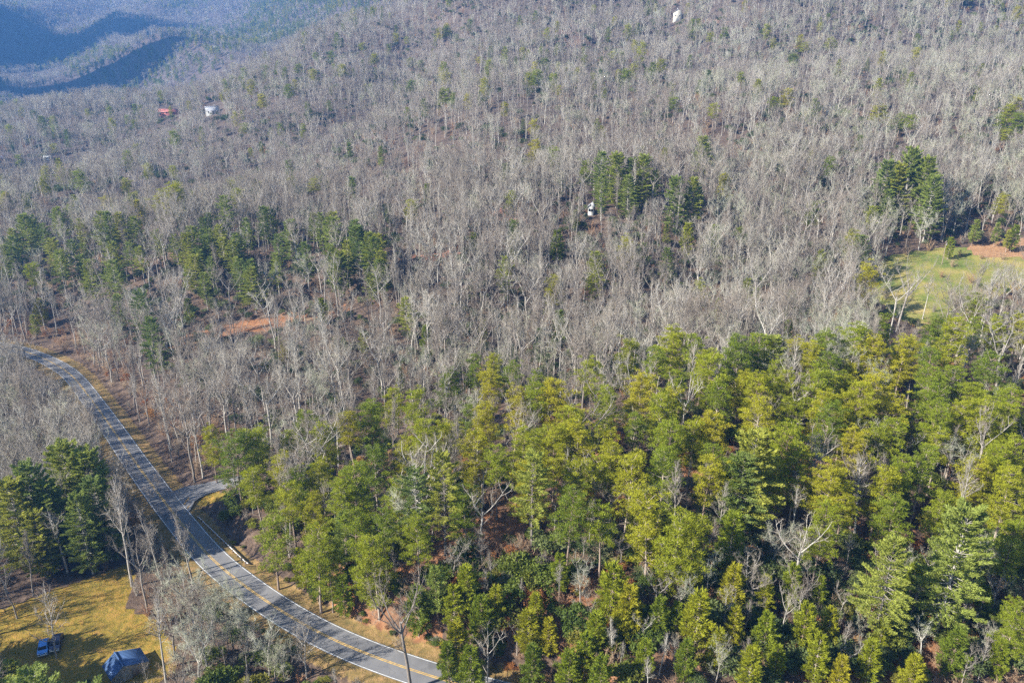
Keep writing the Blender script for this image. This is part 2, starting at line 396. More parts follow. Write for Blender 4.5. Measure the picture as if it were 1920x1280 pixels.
# ------------------------------------------------------------------ trees
def bare_tree(seed, H, cb, spread, limbs=15, forks=1, twr=.017, dens=1.0, upb=.14, droop=0.0, steep=.75, r0=None, crook=.03):
    """trunk builder, crown builder: leafless hardwood"""
    rs = np.random.RandomState(seed); T = MB(); K = MB()
    r0 = r0 or H * .0105 + .03
    tr = grow(rs, (0, 0, -.6), (0, 0, 1), H * (.62 if forks > 1 else .93), 12, .12, crook)
    rr = np.linspace(r0, r0 * (.62 if forks > 1 else .16), 13); rr[0] *= 1.35
    T.tube(tr, rr, 7)
    axes = [(tr, cb, 1.0, r0, H)]
    if forks > 1:
        axes = [(tr, cb, 1.0, r0 * .8, H * .5)]
        for k in range(forks):
            az = k * 2 * math.pi / forks + rs.uniform(-.5, .5)
            s0 = rs.uniform(.72, .98)
            p, _ = interp(tr, s0)
            ln = H - p[0][2]
            fk = grow(rs, p[0], (math.cos(az) * .5 * spread / 4, math.sin(az) * .5 * spread / 4, 1), ln * rs.uniform(.85, 1.05), 8, .1, .1)
            T.tube(fk, np.linspace(r0 * .45, r0 * .08, 9), 5)
            axes.append((fk, .12, 1.0, r0 * .45, ln))
    tw0 = []; tw1 = []
    for ai, (ax, a0, a1, ar, aH) in enumerate(axes):
        nl = limbs if len(axes) == 1 else (max(3, limbs // 4) if ai == 0 else max(5, int(limbs * .8 / forks)))
        for k in range(nl):
            f = (k + rs.uniform(0, 1)) / nl; s = a0 + (a1 - a0) * (f ** .85)
            p, td = interp(ax, min(s, .995)); p = p[0]
            az = k * 2.4 + rs.uniform(-.6, .6)
            rel = (s - a0) / (1 - a0 + 1e-6)
            L = spread * (1.05 - .62 * rel) * rs.uniform(.65, 1.15)
            if len(axes) > 1: L *= .78
            el = steep + .35 * rel
            d = np.array([math.cos(az) * math.cos(el), math.sin(az) * math.cos(el), math.sin(el)])
            lb = grow(rs, p, d, L, 6, upb - droop, .13)
            T.tube(lb, np.linspace(min(.085, max(.045, ar * .42 * (1 - .5 * rel))), .022, 7), 4)
            nb = max(4, int(L * 1.7))
            for j in range(nb):
                s2 = .18 + .8 * (j + rs.uniform(0, 1)) / nb
                q, dd = interp(lb, min(s2, .99)); q = q[0]; dd = unit(dd[0])
                sd = unit(dd * .8 + rs.normal(size=3) * .75 + np.array([0, 0, .22 - droop]))
                bl = L * rs.uniform(.22, .42) * (1.1 - .5 * s2)
                br = grow(rs, q, sd, bl, 3, upb * .8 - droop, .2)
                T.tube(br, np.linspace(.036, .016, 4), 3) if bl > .8 else None
                nt_ = max(3, int(bl * 7.0 * dens))
                s3 = rs.uniform(.1, 1, nt_)
                q3, d3 = interp(br, s3); d3 /= np.linalg.norm(d3, axis=1)[:, None] + 1e-9
                dir3 = d3 * .7 + rs.normal(size=(nt_, 3)) * .55 + np.array([0, 0, .25 - droop])
                dir3 /= np.linalg.norm(dir3, axis=1)[:, None]
                ln3 = rs.uniform(.5, 1.25, nt_)[:, None]
                tw0.append(q3); tw1.append(q3 + dir3 * ln3)
    a = np.concatenate(tw0); b = np.concatenate(tw1)
    K.cones(a, b, twr)
    n2 = int(len(a) * 1.6); i = rs.randint(0, len(a), n2); f = rs.uniform(.2, .9, n2)[:, None]
    p = a[i] * (1 - f) + b[i] * f; d = b[i] - a[i]; ln = np.linalg.norm(d, axis=1)[:, None]
    d2 = d / ln + rs.normal(size=(n2, 3)) * .6; d2 /= np.linalg.norm(d2, axis=1)[:, None]
    K.cones(p, p + d2 * ln * rs.uniform(.35, .65, n2)[:, None], twr * .75)
    return T, K

def pine_tree(seed, H, cb=.48, spread=3.0, nbr=34, flat=.55, per=54):
    """rounded, clumpy crown on a tall bare stem"""
    rs = np.random.RandomState(seed); T = MB(); K = MB()
    tr = grow(rs, (0, 0, -.6), (rs.uniform(-.05, .05), rs.uniform(-.05, .05), 1), H * .97, 12, .12, .022)
    T.tube(tr, np.linspace(H * .0105 + .03, .04, 13), 7)
    for k in range(5):           # dead stubs below the crown
        p, _ = interp(tr, rs.uniform(.25, cb)); az = rs.uniform(0, 6.28)
        st = grow(rs, p[0], (math.cos(az), math.sin(az), .1), rs.uniform(.6, 1.6), 3, -.03, .12); T.tube(st, np.linspace(.03, .012, 4), 3)
    cen = []; dr = []
    for k in range(nbr):
        f = (k + .5 * rs.uniform(0, 1)) / nbr; s = cb + (1 - cb) * f
        p, _ = interp(tr, min(s, .995)); p = p[0]; az = k * 2.4 + rs.uniform(-.7, .7)
        prof = math.sqrt(max(.02, 1 - ((f - .38) / .66) ** 2))
        L = spread * prof * rs.uniform(.55, 1.2)
        el = rs.uniform(.0, .35) + .5 * f
        d = np.array([math.cos(az) * math.cos(el), math.sin(az) * math.cos(el), math.sin(el)])
        lb = grow(rs, p, d, L, 4, .07, .14); T.tube(lb, np.linspace(.06, .02, 5), 3)
        nc = max(2, int(round(L * 2.1)))
        for j in range(nc):
            s2 = 1 - .7 * j / max(1, nc) * rs.uniform(.7, 1.1)
            q, dd = interp(lb, min(.99, s2)); off = rs.normal(size=3) * np.array([.55, .55, .3]); off[2] += .15
            cen.append(q[0] + off); dr.append(unit(dd[0]))
            if L > 1.5 and rs.rand() < .7:
                T.tube(np.array([q[0], q[0] + off * .9]), [.02, .01], 3)
    cen = np.array(cen); n = len(cen)
    rad = rs.uniform(.3, .74, n)
    i = np.repeat(np.arange(n), per)
    o = rs.normal(size=(len(i), 3)); o /= np.linalg.norm(o, axis=1)[:, None]; o[:, 2] = np.where(o[:, 2] < -.25, -o[:, 2], o[:, 2])
    rr = rs.uniform(.25, 1, len(i))[:, None] ** .6
    P = cen[i] + o * rr * rad[i][:, None] * np.array([1, 1, flat])
    D = o + rs.normal(size=o.shape) * .5 + np.array([0, 0, .45])
    K.blades(P, D, rs.uniform(.24, .5, len(i)), rs.uniform(.055, .10, len(i)), rs)
    return T, K

def layered_pine(seed, H, cb=.25, spread=4.2, per=9, gap=1.05, topr=.16, droop=-.01, wd=.1, ragged=.3):
    """conical evergreen with whorls of near-horizontal plumes"""
    rs = np.random.RandomState(seed); T = MB(); K = MB()
    tr = grow(rs, (0, 0, -.6), (rs.uniform(-.03, .03), rs.uniform(-.03, .03), 1), H * .985, 12, .15, .012)
    T.tube(tr, np.linspace(H * .0115 + .03, .03, 13), 7)
    z = H * cb * .6; P = []; D = []; Ls = []
    while z < H - .3:
        f = (z / H - cb) / (1 - cb); nb = rs.randint(4, 7)
        if f < 0: prof = .45 * max(.25, 1 + f * 2); nb = 2
        else: prof = (topr + (1 - topr) * (1 - f) ** .55) * (0.62 + .38 * min(1, f * 4))
        a0 = rs.uniform(0, 6.28)
        for b_ in range(nb):
            az = a0 + b_ * 2 * math.pi / nb + rs.uniform(-.35, .35)
            L = spread * prof * rs.uniform(1 - ragged, 1 + ragged * .6)
            if rs.rand() < .07: L *= .4
            el = .05 + .75 * max(0, f) ** 2.2 + rs.uniform(-.1, .12)
            p, _ = interp(tr, min(.995, (z + .6) / (H * .985)))
            lb = grow(rs, p[0], (math.cos(az) * math.cos(el), math.sin(az) * math.cos(el), math.sin(el)), L, 4, .035 + droop, .07)
            T.tube(lb, np.linspace(.022 + .014 * L, .012, 5), 3)
            if f < 0 and rs.rand() < .5: continue
            m_ = int(per * L * 4.2) + 12
            s = rs.uniform(.22, 1.0, m_) ** .8
            q, dd = interp(lb, np.minimum(s, .995)); dd /= np.linalg.norm(dd, axis=1)[:, None] + 1e-9
            lat = np.cross(dd, np.array([0, 0, 1.])); lat /= np.linalg.norm(lat, axis=1)[:, None] + 1e-9
            wside = (rs.uniform(-1, 1, m_) * np.minimum(.95, .28 * L) * (1.15 - s) + rs.normal(size=m_) * .1)[:, None]
            P.append(q + lat * wside + np.array([0, 0, 1]) * rs.uniform(-.05, .22, m_)[:, None])
            D.append(dd * .7 + lat * np.sign(wside) * .5 + rs.normal(size=(m_, 3)) * .35 + np.array([0, 0, .3]))
        z += gap * rs.uniform(.8, 1.2) * (1 - .35 * max(0, f))
    P = np.concatenate(P); D = np.concatenate(D)
    K.blades(P, D, rs.uniform(.26, .55, len(P)), rs.uniform(wd * .7, wd * 1.4, len(P)), rs)
    return T, K

def leafy_shrub(seed, H, Rr, n=1500, lobes=8, leaf=.17):
    rs = np.random.RandomState(seed); T = MB(); K = MB()
    cs_ = []
    for k in range(lobes):
        a = rs.uniform(0, 6.28); r = Rr * rs.uniform(.1, .72); hz = H * rs.uniform(.35, .8)
        cs_.append((r * math.cos(a), r * math.sin(a), hz, Rr * rs.uniform(.28, .5)))
        st = grow(rs, (r * .2 * math.cos(a), r * .2 * math.sin(a), -.2), (math.cos(a) * r / H, math.sin(a) * r / H, 1), hz, 4, .05, .12)
        T.tube(st, np.linspace(.05, .015, 5), 4)
    cs_ = np.array(cs_); i = rs.randint(0, lobes, n)
    o = rs.normal(size=(n, 3)); o /= np.linalg.norm(o, axis=1)[:, None]; o[:, 2] = np.abs(o[:, 2]) * 1.0 - .25
    P = cs_[i, :3] + o * (cs_[i, 3] * rs.uniform(.55, 1.08, n))[:, None] * np.array([1, 1, .95]); P[:, 2] = np.maximum(P[:, 2], .05)
    K.blades(P, o + rs.normal(size=o.shape) * .8, rs.uniform(.7, 1.3, n) * leaf * 1.5, rs.uniform(.6, 1.2, n) * leaf, rs)
    return T, K
def twig_shrub(seed, H, Rr, stems=14, twr=.014):
    rs = np.random.RandomState(seed); T = MB(); K = MB(); A = []; B = []
    for k in range(stems):
        a = k * 2.4; d = (math.cos(a) * Rr / H * rs.uniform(.2, 1), math.sin(a) * Rr / H * rs.uniform(.2, 1), 1)
        st = grow(rs, (rs.uniform(-.3, .3), rs.uniform(-.3, .3), -.2), d, H * rs.uniform(.7, 1.1), 5, .02, .14)
        T.tube(st, np.linspace(.04, .012, 6), 3)
        n = 26; s = rs.uniform(.2, 1, n); q, dd = interp(st, np.minimum(s, .99)); dd /= np.linalg.norm(dd, axis=1)[:, None]
        d3 = dd * .7 + rs.normal(size=(n, 3)) * .6; d3 /= np.linalg.norm(d3, axis=1)[:, None]
        A.append(q); B.append(q + d3 * rs.uniform(.3, .9, n)[:, None] * H / 4)
    A = np.concatenate(A); B = np.concatenate(B); K.cones(A, B, twr)
    n2 = len(A) * 2; i = rs.randint(0, len(A), n2); f = rs.uniform(.2, .9, n2)[:, None]; p = A[i] * (1 - f) + B[i] * f
    d = (B - A)[i]; ln = np.linalg.norm(d, axis=1)[:, None]; d2 = d / ln + rs.normal(size=(n2, 3)) * .6; d2 /= np.linalg.norm(d2, axis=1)[:, None]
    K.cones(p, p + d2 * ln * .5, twr * .75)
    return T, K

class Form:
    """one grown form: trunk mesh, crown mesh and, for masses, both in one"""
    def __init__(s, kind, H, tk, mt, mk):
        s.H = H; s.kind = kind
        T, K = tk
        s.trunk = T.mesh(kind + '_trunk', [mt]); s.crown = K.mesh(kind + '_crown', [mk])
        s._tk = (T, K, mt, mk); s._o = None
    def source(s, name):
        if s._o is None:
            T, K, mt, mk = s._tk
            s._o = bpy.data.objects.new(name, merge(T, K, 1).mesh(name, [mt, mk]))
        return s._o
BARE = [Form('bare_tree', 26, bare_tree(1, 26, .50, 6.2, 22, 1, .0135), M['bark'], M['twig']),
        Form('bare_tree', 22, bare_tree(2, 22, .40, 7.0, 22, 2, .0135, steep=.6), M['bark'], M['twig']),
        Form('bare_tree', 19, bare_tree(3, 19, .32, 6.8, 22, 3, .0135, crook=.06, steep=.5), M['bark'], M['twig']),
        Form('bare_tree', 23, bare_tree(4, 23, .52, 4.8, 20, 1, .0135), M['bark'], M['twig']),
        Form('bare_tree', 17, bare_tree(5, 17, .28, 6.4, 20, 2, .013, crook=.07, steep=.45), M['bark'], M['twig']),
        Form('bare_tree', 21, bare_tree(6, 21, .42, 6.2, 22, 4, .0135), M['bark'], M['twig']),
        Form('bare_tree', 25, bare_tree(7, 25, .42, 5.4, 26, 1, .0135, steep=.9), M['bark'], M['twig']),
        Form('bare_tree', 16, bare_tree(8, 16, .25, 7.0, 20, 4, .013, crook=.09, steep=.35), M['bark'], M['twig'])]
LICHEN = [Form('bare_tree', 13, bare_tree(21, 13, .28, 5.8, 20, 3, .0135, dens=1.6, steep=.45, crook=.08), M['bark'], M['lichen']),
          Form('bare_tree', 15, bare_tree(22, 15, .30, 5.4, 20, 4, .0135, dens=1.5, steep=.55, crook=.07), M['bark'], M['lichen'])]
DEAD = [Form('bare_tree', 15, bare_tree(31, 15, .30, 5.2, 20, 1, .015, dens=.8, steep=.5, crook=.06), M['bark'], M['twig']),
        Form('bare_tree', 20, bare_tree(32, 20, .42, 6.4, 26, 4, .015, dens=.9, steep=.7, crook=.03, r0=.30), M['bark'], M['twig'])]
PINE = [Form('pine_tree', 18, pine_tree(41, 18, .36, 3.3, 46), M['pinebark'], M['pine']),
        Form('pine_tree', 19, pine_tree(42, 19, .48, 2.9, 36), M['pinebark'], M['pine']),
        Form('pine_tree', 16, pine_tree(43, 16, .26, 3.5, 46), M['pinebark'], M['pine']),
        Form('pine_tree', 20, pine_tree(44, 20, .38, 3.6, 50), M['pinebark'], M['pine']),
        Form('pine_tree', 17, pine_tree(45, 17, .52, 2.7, 28), M['pinebark'], M['pine']),
        Form('pine_tree', 15, pine_tree(46, 15, .30, 2.6, 38), M['pinebark'], M['pine'])]
YPINE = [Form('young_pine_tree', 9, layered_pine(51, 9, .12, 2.2, 12, .62, wd=.10), M['pinebark'], M['pine']),
         Form('young_pine_tree', 11, layered_pine(52, 11, .18, 2.3, 12, .7, wd=.10), M['pinebark'], M['wpine'])]
WPINE = [Form('white_pine_tree', 27, layered_pine(61, 27, .28, 6.2, 12, 1.15, wd=.15), M['bark'], M['wpine']),
         Form('white_pine_tree', 24, layered_pine(62, 24, .20, 6.2, 12, 1.1, wd=.15), M['bark'], M['wpine']),
         Form('white_pine_tree', 21, layered_pine(63, 21, .18, 5.8, 12, 1.0, wd=.15), M['bark'], M['wpine']),
         Form('white_pine_tree', 25, layered_pine(64, 25, .40, 6.0, 12, 1.15, ragged=.45, wd=.15), M['bark'], M['wpine'])]
BROAD = [Form('white_pine_tree', 23, layered_pine(66, 23, .10, 6.0, 13, .95, wd=.16, topr=.25), M['bark'], M['wpine']),
         Form('white_pine_tree', 21, layered_pine(67, 21, .08, 5.6, 13, .9, wd=.16, topr=.3), M['bark'], M['wpine'])]
SHRUB = [Form('evergreen_shrub', 3.4, leafy_shrub(71, 3.4, 2.3, 1700, 9), M['redtwig'], M['dark']),
         Form('evergreen_shrub', 5.2, leafy_shrub(72, 5.2, 2.6, 2200, 12), M['redtwig'], M['dark']),
         Form('evergreen_shrub', 2.6, leafy_shrub(73, 2.6, 2.0, 1300, 8), M['redtwig'], M['dark'])]
LAUREL = [Form('laurel_bush', 2.4, leafy_shrub(75, 2.4, 1.8, 1300, 8), M['redtwig'], M['laurel']),
          Form('laurel_bush', 3.6, leafy_shrub(76, 3.6, 2.0, 1600, 10), M['redtwig'], M['laurel'])]
RUST = [Form('rust_leaved_tree', 4.5, leafy_shrub(77, 4.5, 2.2, 1300, 9), M['redtwig'], M['rust'])]
TWIG = [Form('bare_shrub', 4.2, twig_shrub(81, 4.2, 2.4, 16), M['redtwig'], M['redtwig']),
        Form('bare_shrub', 5.5, twig_shrub(82, 5.5, 2.6, 16), M['bark'], M['twig']),
        Form('bare_shrub', 3.2, twig_shrub(83, 3.2, 2.0, 14), M['redtwig'], M['redtwig'])]
print("forms ready", sum(len(f.crown.polygons) + len(f.trunk.polygons) for f in BARE + PINE + WPINE))

# ------------------------------------------------------------------ object helpers
def tag(o, label, cat, group=None, kind=None):
    if label: o['label'] = label
    if cat: o['category'] = cat
    if group: o['group'] = group
    if kind: o['kind'] = kind
    return o
def empty(name, loc, rz=0.0):
    o = bpy.data.objects.new(name, None); o.location = loc; o.rotation_euler = (0, 0, rz); o.empty_display_size = .5; C.objects.link(o); return o
def part(name, mesh, parent):
    o = bpy.data.objects.new(name, mesh); C.objects.link(o); o.parent = parent; return o
def plant(form, name, loc, s, rz, label, cat, group=None, sxy=None, tilt=(0, 0)):
    r = empty(name, loc, rz); r.rotation_euler = (tilt[0], tilt[1], rz)
    sxy = sxy or s; r.scale = (sxy, sxy, s)
    part('trunk', form.trunk, r); part('crown', form.crown, r)
    return tag(r, label, cat, group)
_sources = {}
def mass(name, forms, pts, vid, rot, scl, label, cat, kind='stuff'):
    """a wood or ground cover nobody could count: one object that instances the grown forms"""
    me = bpy.data.meshes.new(name); n = len(pts)
    me.vertices.add(n); me.vertices.foreach_set('co', np.asarray(pts, np.float32).ravel())
    a = me.attributes.new('vid', 'INT', 'POINT'); a.data.foreach_set('value', np.asarray(vid, np.int32))
    a = me.attributes.new('rot', 'FLOAT_VECTOR', 'POINT'); a.data.foreach_set('vector', np.asarray(rot, np.float32).ravel())
    a = me.attributes.new('scl', 'FLOAT_VECTOR', 'POINT'); a.data.foreach_set('vector', np.asarray(scl, np.float32).ravel())
    col = bpy.data.collections.new(name + '_forms')
    for i, f in enumerate(forms):
        T, K, mt, mk = f._tk
        o = bpy.data.objects.new('form_%02d' % i, merge(T, K, 1).mesh('form_%02d' % i, [mt, mk])) if f._o is None else f._o
        if f._o is None: f._o = o
        o2 = bpy.data.objects.new(name + '_form_%02d' % i, o.data); col.objects.link(o2)
    g = bpy.data.node_groups.new(name, 'GeometryNodeTree')
    g.interface.new_socket('Geometry', in_out='INPUT', socket_type='NodeSocketGeometry'); g.interface.new_socket('Geometry', in_out='OUTPUT', socket_type='NodeSocketGeometry')
    N = g.nodes; gi = N.new('NodeGroupInput'); go = N.new('NodeGroupOutput')
    ci = N.new('GeometryNodeCollectionInfo'); ci.inputs['Collection'].default_value = col
    ci.inputs['Separate Children'].default_value = True; ci.inputs['Reset Children'].default_value = True
    ip = N.new('GeometryNodeInstanceOnPoints'); ip.inputs['Pick Instance'].default_value = True
    def attr(nm, ty):
        k = N.new('GeometryNodeInputNamedAttribute'); k.data_type = ty; k.inputs['Name'].default_value = nm
        return [o_ for o_ in k.outputs if o_.enabled and o_.name == 'Attribute'][0]
    L = g.links
    mp = N.new('GeometryNodeMeshToPoints')
    L.new(gi.outputs[0], mp.inputs[0]); L.new(mp.outputs[0], ip.inputs['Points']); L.new(ci.outputs[0], ip.inputs['Instance'])
    L.new(attr('vid', 'INT'), ip.inputs['Instance Index'])
    er = N.new('FunctionNodeEulerToRotation'); L.new(attr('rot', 'FLOAT_VECTOR'), er.inputs[0]); L.new(er.outputs[0], ip.inputs['Rotation'])
    L.new(attr('scl', 'FLOAT_VECTOR'), ip.inputs['Scale'])
    L.new(ip.outputs[0], go.inputs[0])
    ob = bpy.data.objects.new(name, me); C.objects.link(ob)
    md = ob.modifiers.new('scatter', 'NODES'); md.node_group = g
    return tag(ob, label, cat, kind=kind)

# ------------------------------------------------------------------ ground
NU, NV = 620, 760
us = np.linspace(-1, 1, NU); us = us * (.75 + .25 * np.abs(us) ** 3)
vs_ = np.geomspace(60, 6600, NV) - 60 - 60
X = us[None, :] * (vs_[:, None] * 1.25 + 260); Y = np.repeat(vs_[:, None], NU, 1)
Z = height(X, Y)
g = MB()
ii = np.arange(NU * NV).reshape(NV, NU)
quads = np.stack([ii[:-1, :-1], ii[:-1, 1:], ii[1:, 1:], ii[1:, :-1]], -1).reshape(-1, 4)
g.add(np.stack([X, Y, Z], -1).reshape(-1, 3), f4=quads)

gm, t, b = mat('leaf_litter_ground', 1.0)
n1 = noise(t, .05, 4); n2 = noise(t, .6, 5, rough=.7); n3 = noise(t, 3.5, 4, rough=.7)
litter = ramp(t, [(.32, (.055, .038, .028)), (.5, (.10, .068, .048)), (.68, (.17, .115, .08))], n2.outputs[0]).outputs[0]
straw = ramp(t, [(.3, (.15, .065, .03)), (.5, (.28, .125, .055)), (.66, (.38, .19, .09)), (.8, (.30, .18, .10))], n2.outputs[0]).outputs[0]
at_ = lambda nm: [o for o in [t.nodes.new('ShaderNodeAttribute')] if not setattr(o, 'attribute_name', nm)][0].outputs['Fac']
def edge(a, wob=.35):
    return ramp(t, [(.42, (0, 0, 0)), (.58, (1, 1, 1))], math_(t, 'ADD', a, math_(t, 'MULTIPLY', math_(t, 'SUBTRACT', n2.outputs[0], .5), wob * 2))).outputs[0]
patchy = ramp(t, [(.38, (.35, .35, .35)), (.58, (1, 1, 1))], noise(t, .22, 4).outputs[0]).outputs[0]
col = mixc(t, math_(t, 'MULTIPLY', edge(at_('straw'), .6), patchy), litter, straw)
sticks = ramp(t, [(.60, (0, 0, 0)), (.66, (1, 1, 1))], noise(t, 2.1, 6, rough=.8).outputs[0]).outputs[0]
col = mixc(t, math_(t, 'MULTIPLY', sticks, .55), col, (.30, .25, .20))
grass = ramp(t, [(.3, (.12, .10, .018)), (.46, (.21, .155, .022)), (.6, (.31, .19, .035)), (.75, (.38, .20, .06))], n2.outputs[0]).outputs[0]
leafs = ramp(t, [(.56, (0, 0, 0)), (.64, (1, 1, 1))], n3.outputs[0]).outputs[0]
grass = mixc(t, math_(t, 'MULTIPLY', leafs, .55), grass, (.46, .22, .09))
col = mixc(t, edge(at_('lawn')), col, grass)
green = ramp(t, [(.35, (.12, .16, .03)), (.5, (.22, .215, .045)), (.65, (.36, .28, .09))], noise(t, .09, 4).outputs[0]).outputs[0]
green = mixc(t, math_(t, 'MULTIPLY', ramp(t, [(.50, (0, 0, 0)), (.62, (1, 1, 1))], noise(t, .45, 6, rough=.75).outputs[0]).outputs[0], .7), green, (.26, .20, .09))
green = mixc(t, math_(t, 'MULTIPLY', ramp(t, [(.55, (0, 0, 0)), (.62, (1, 1, 1))], n3.outputs[0]).outputs[0], .4), green, (.10, .085, .035))
col = mixc(t, edge(at_('meadow'), .6), col, green)
verge = ramp(t, [(.3, (.11, .09, .03)), (.5, (.21, .14, .05)), (.7, (.33, .20, .09))], n2.outputs[0]).outputs[0]
col = mixc(t, edge(at_('verge'), .5), col, verge)
col = mixc(t, edge(at_('broom'), .2), col, ramp(t, [(.3, (.24, .12, .06)), (.7, (.42, .25, .13))], n2.outputs[0]).outputs[0])
col = mixc(t, edge(at_('redsoil'), .4), col, ramp(t, [(.3, (.24, .10, .065)), (.7, (.38, .20, .13))], n2.outputs[0]).outputs[0])
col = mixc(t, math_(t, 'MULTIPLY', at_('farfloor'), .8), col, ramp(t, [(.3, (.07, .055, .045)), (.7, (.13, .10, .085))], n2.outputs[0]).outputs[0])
t.links.new(col, b.inputs['Base Color'])
bp = t.nodes.new('ShaderNodeBump'); bp.inputs['Distance'].default_value = .5; bp.inputs['Strength'].default_value = .8
t.links.new(math_(t, 'ADD', n2.outputs[0], math_(t, 'MULTIPLY', n3.outputs[0], .4)), bp.inputs['Height']); t.links.new(bp.outputs[0], b.inputs['Normal'])
gme = g.mesh('ground', [gm], smooth=True)
Xf, Yf = X.ravel(), Y.ravel()
dist = np.hypot(Xf, Yf)
def setattr_(nm, v):
    a = gme.attributes.new(nm, 'FLOAT', 'POINT'); a.data.foreach_set('value', np.asarray(v, np.float32))
nearm = dist < 420
dr = np.full(Xf.shape, 999.0); dr[nearm] = seg_dist(Xf[nearm], Yf[nearm], road)[0]
setattr_('lawn', in_poly(Xf, Yf, LAWN) | in_poly(Xf, Yf, JUNC))
setattr_('meadow', in_poly(Xf, Yf, FIELD)); setattr_('broom', in_poly(Xf, Yf, BROOM))
setattr_('verge', (1 - sstep(4.5, 8.0, dr)) * .85)
st = in_poly(Xf, Yf, TRACK) | in_poly(Xf, Yf, CLEAR) | in_poly(Xf, Yf, BANK) | in_poly(Xf, Yf, TURNEDGE)
st = st * 1.0
kn = (Xf > -38) & (Yf < 195) & (dr > 8)       # pine straw over the whole knoll
st = np.maximum(st, kn * (.30 + .16 * np.sin(Xf / 9.0 + np.sin(Yf / 7.0)) + .22 * sstep(135, 110, Yf)))
setattr_('straw', st)
rh = np.zeros(len(Xf), bool)
for p in REDHILL: rh |= in_poly(Xf, Yf, p)
setattr_('redsoil', rh * 1.0)
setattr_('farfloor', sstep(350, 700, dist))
ground = bpy.data.objects.new('ground', gme); C.objects.link(ground); ground['kind'] = 'structure'
print("ground ready")

# ------------------------------------------------------------------ roads
def ribbon(line, offs, lift, i0=0, i1=None, step=1):
    """sheet along a polyline between lateral offsets"""
    P = line[i0:i1]; T = np.gradient(P[:, :2], axis=0); T /= np.linalg.norm(T, axis=1)[:, None]
    N = np.c_[-T[:, 1], T[:, 0]]; k = len(offs); v = []
    wf = np.clip(.84 + .16 * (np.arange(len(line))[i0:i1] / (len(line) * .6)), .84, 1)[:, None]     # the road is a little narrower towards its far end
    for o in offs: v.append(np.c_[P[:, :2] + N * o * wf, P[:, 2] + lift])
    v = np.stack(v, 1).reshape(-1, 3); f = []
    for i in range(len(P) - 1):
        for j in range(k - 1): f.append((i * k + j + 1, i * k + j, (i + 1) * k + j, (i + 1) * k + j + 1))
    return v, f
am, t, b = mat('worn_asphalt', .85)
n1 = noise(t, .35, 4); n2 = noise(t, 9, 4, rough=.8); n3 = noise(t, .08, 2)
c = ramp(t, [(.3, (.12, .12, .125)), (.7, (.21, .205, .20))], n1.outputs[0]).outputs[0]
c = mixc(t, .5, c, ramp(t, [(.3, (.10, .10, .105)), (.7, (.24, .23, .225))], n2.outputs[0]).outputs[0])
vor = t.nodes.new('ShaderNodeTexVoronoi'); vor.feature = 'DISTANCE_TO_EDGE'; vor.inputs['Scale'].default_value = .35
gg = t.nodes.new('ShaderNodeNewGeometry'); t.links.new(gg.outputs['Position'], vor.inputs['Vector'])
pt = noise(t, .12, 1, rough=.2); tar = ramp(t, [(.60, (0, 0, 0)), (.615, (1, 1, 1))], pt.outputs[0]).outputs[0]
c = mixc(t, math_(t, 'MULTIPLY', tar, .45), c, (.085, .085, .09))
crack = ramp(t, [(.0, (1, 1, 1)), (.012, (0, 0, 0))], vor.outputs[0]).outputs[0]
c = mixc(t, math_(t, 'MULTIPLY', crack, .55), c, (.06, .06, .065))
t.links.new(c, b.inputs['Base Color'])
HALF = 3.15
r2 = MB(); v, f = ribbon(road, (-HALF, -1.7, 0, 1.7, HALF), .03); r2.add(v, f4=f)
ro = bpy.data.objects.new('road', r2.mesh('road', [am])); C.objects.link(ro); ro['kind'] = 'structure'
ym = plain('yellow_line_paint', (.62, .38, .07), .7, nscale=1.2, namp=.35)
wm = plain('white_line_paint', (.62, .62, .60), .7, nscale=1.2, namp=.3)
yl = MB()
for o in (-.21, .09):
    v, f = ribbon(road, (o, o + .12), .036); yl.add(v, f4=f)
part('centre_line', yl.mesh('centre_line', [ym]), ro)
for o in (-HALF + .14, HALF - .26):
    wl = MB(); v, f = ribbon(road, (o, o + .12), .036); wl.add(v, f4=f); part('edge_line', wl.mesh('edge_line', [wm]), ro)
# side road with a flared mouth
sd = MB(); P = side; T = np.gradient(P[:, :2], axis=0); T /= np.linalg.norm(T, axis=1)[:, None]; N = np.c_[-T[:, 1], T[:, 0]]
ds, _ = seg_dist(P[:, 0], P[:, 1], road)
wd = 2.4 + 4.5 * np.exp(-np.maximum(ds - 2.5, 0) / 3.0)
rows = [np.c_[P[:, :2] + N * (wd * o)[:, None], P[:, 2] + .10] for o in (-1, 0, 1)]
v = np.stack(rows, 1).reshape(-1, 3); f = []
for i in range(len(P) - 1):
    for j in range(2): f.append((i * 3 + j + 1, i * 3 + j, (i + 1) * 3 + j, (i + 1) * 3 + j + 1))
hv = height(v[:, 0], v[:, 1]); dv, hzv = seg_dist(v[:, 0], v[:, 1], road)
v[:, 2] = np.where(dv < 3.6, hzv + .024, np.maximum(v[:, 2], hv + .08))
sd.add(v, f4=f); so_ = bpy.data.objects.new('side_road', sd.mesh('side_road', [am])); C.objects.link(so_); so_['kind'] = 'structure'
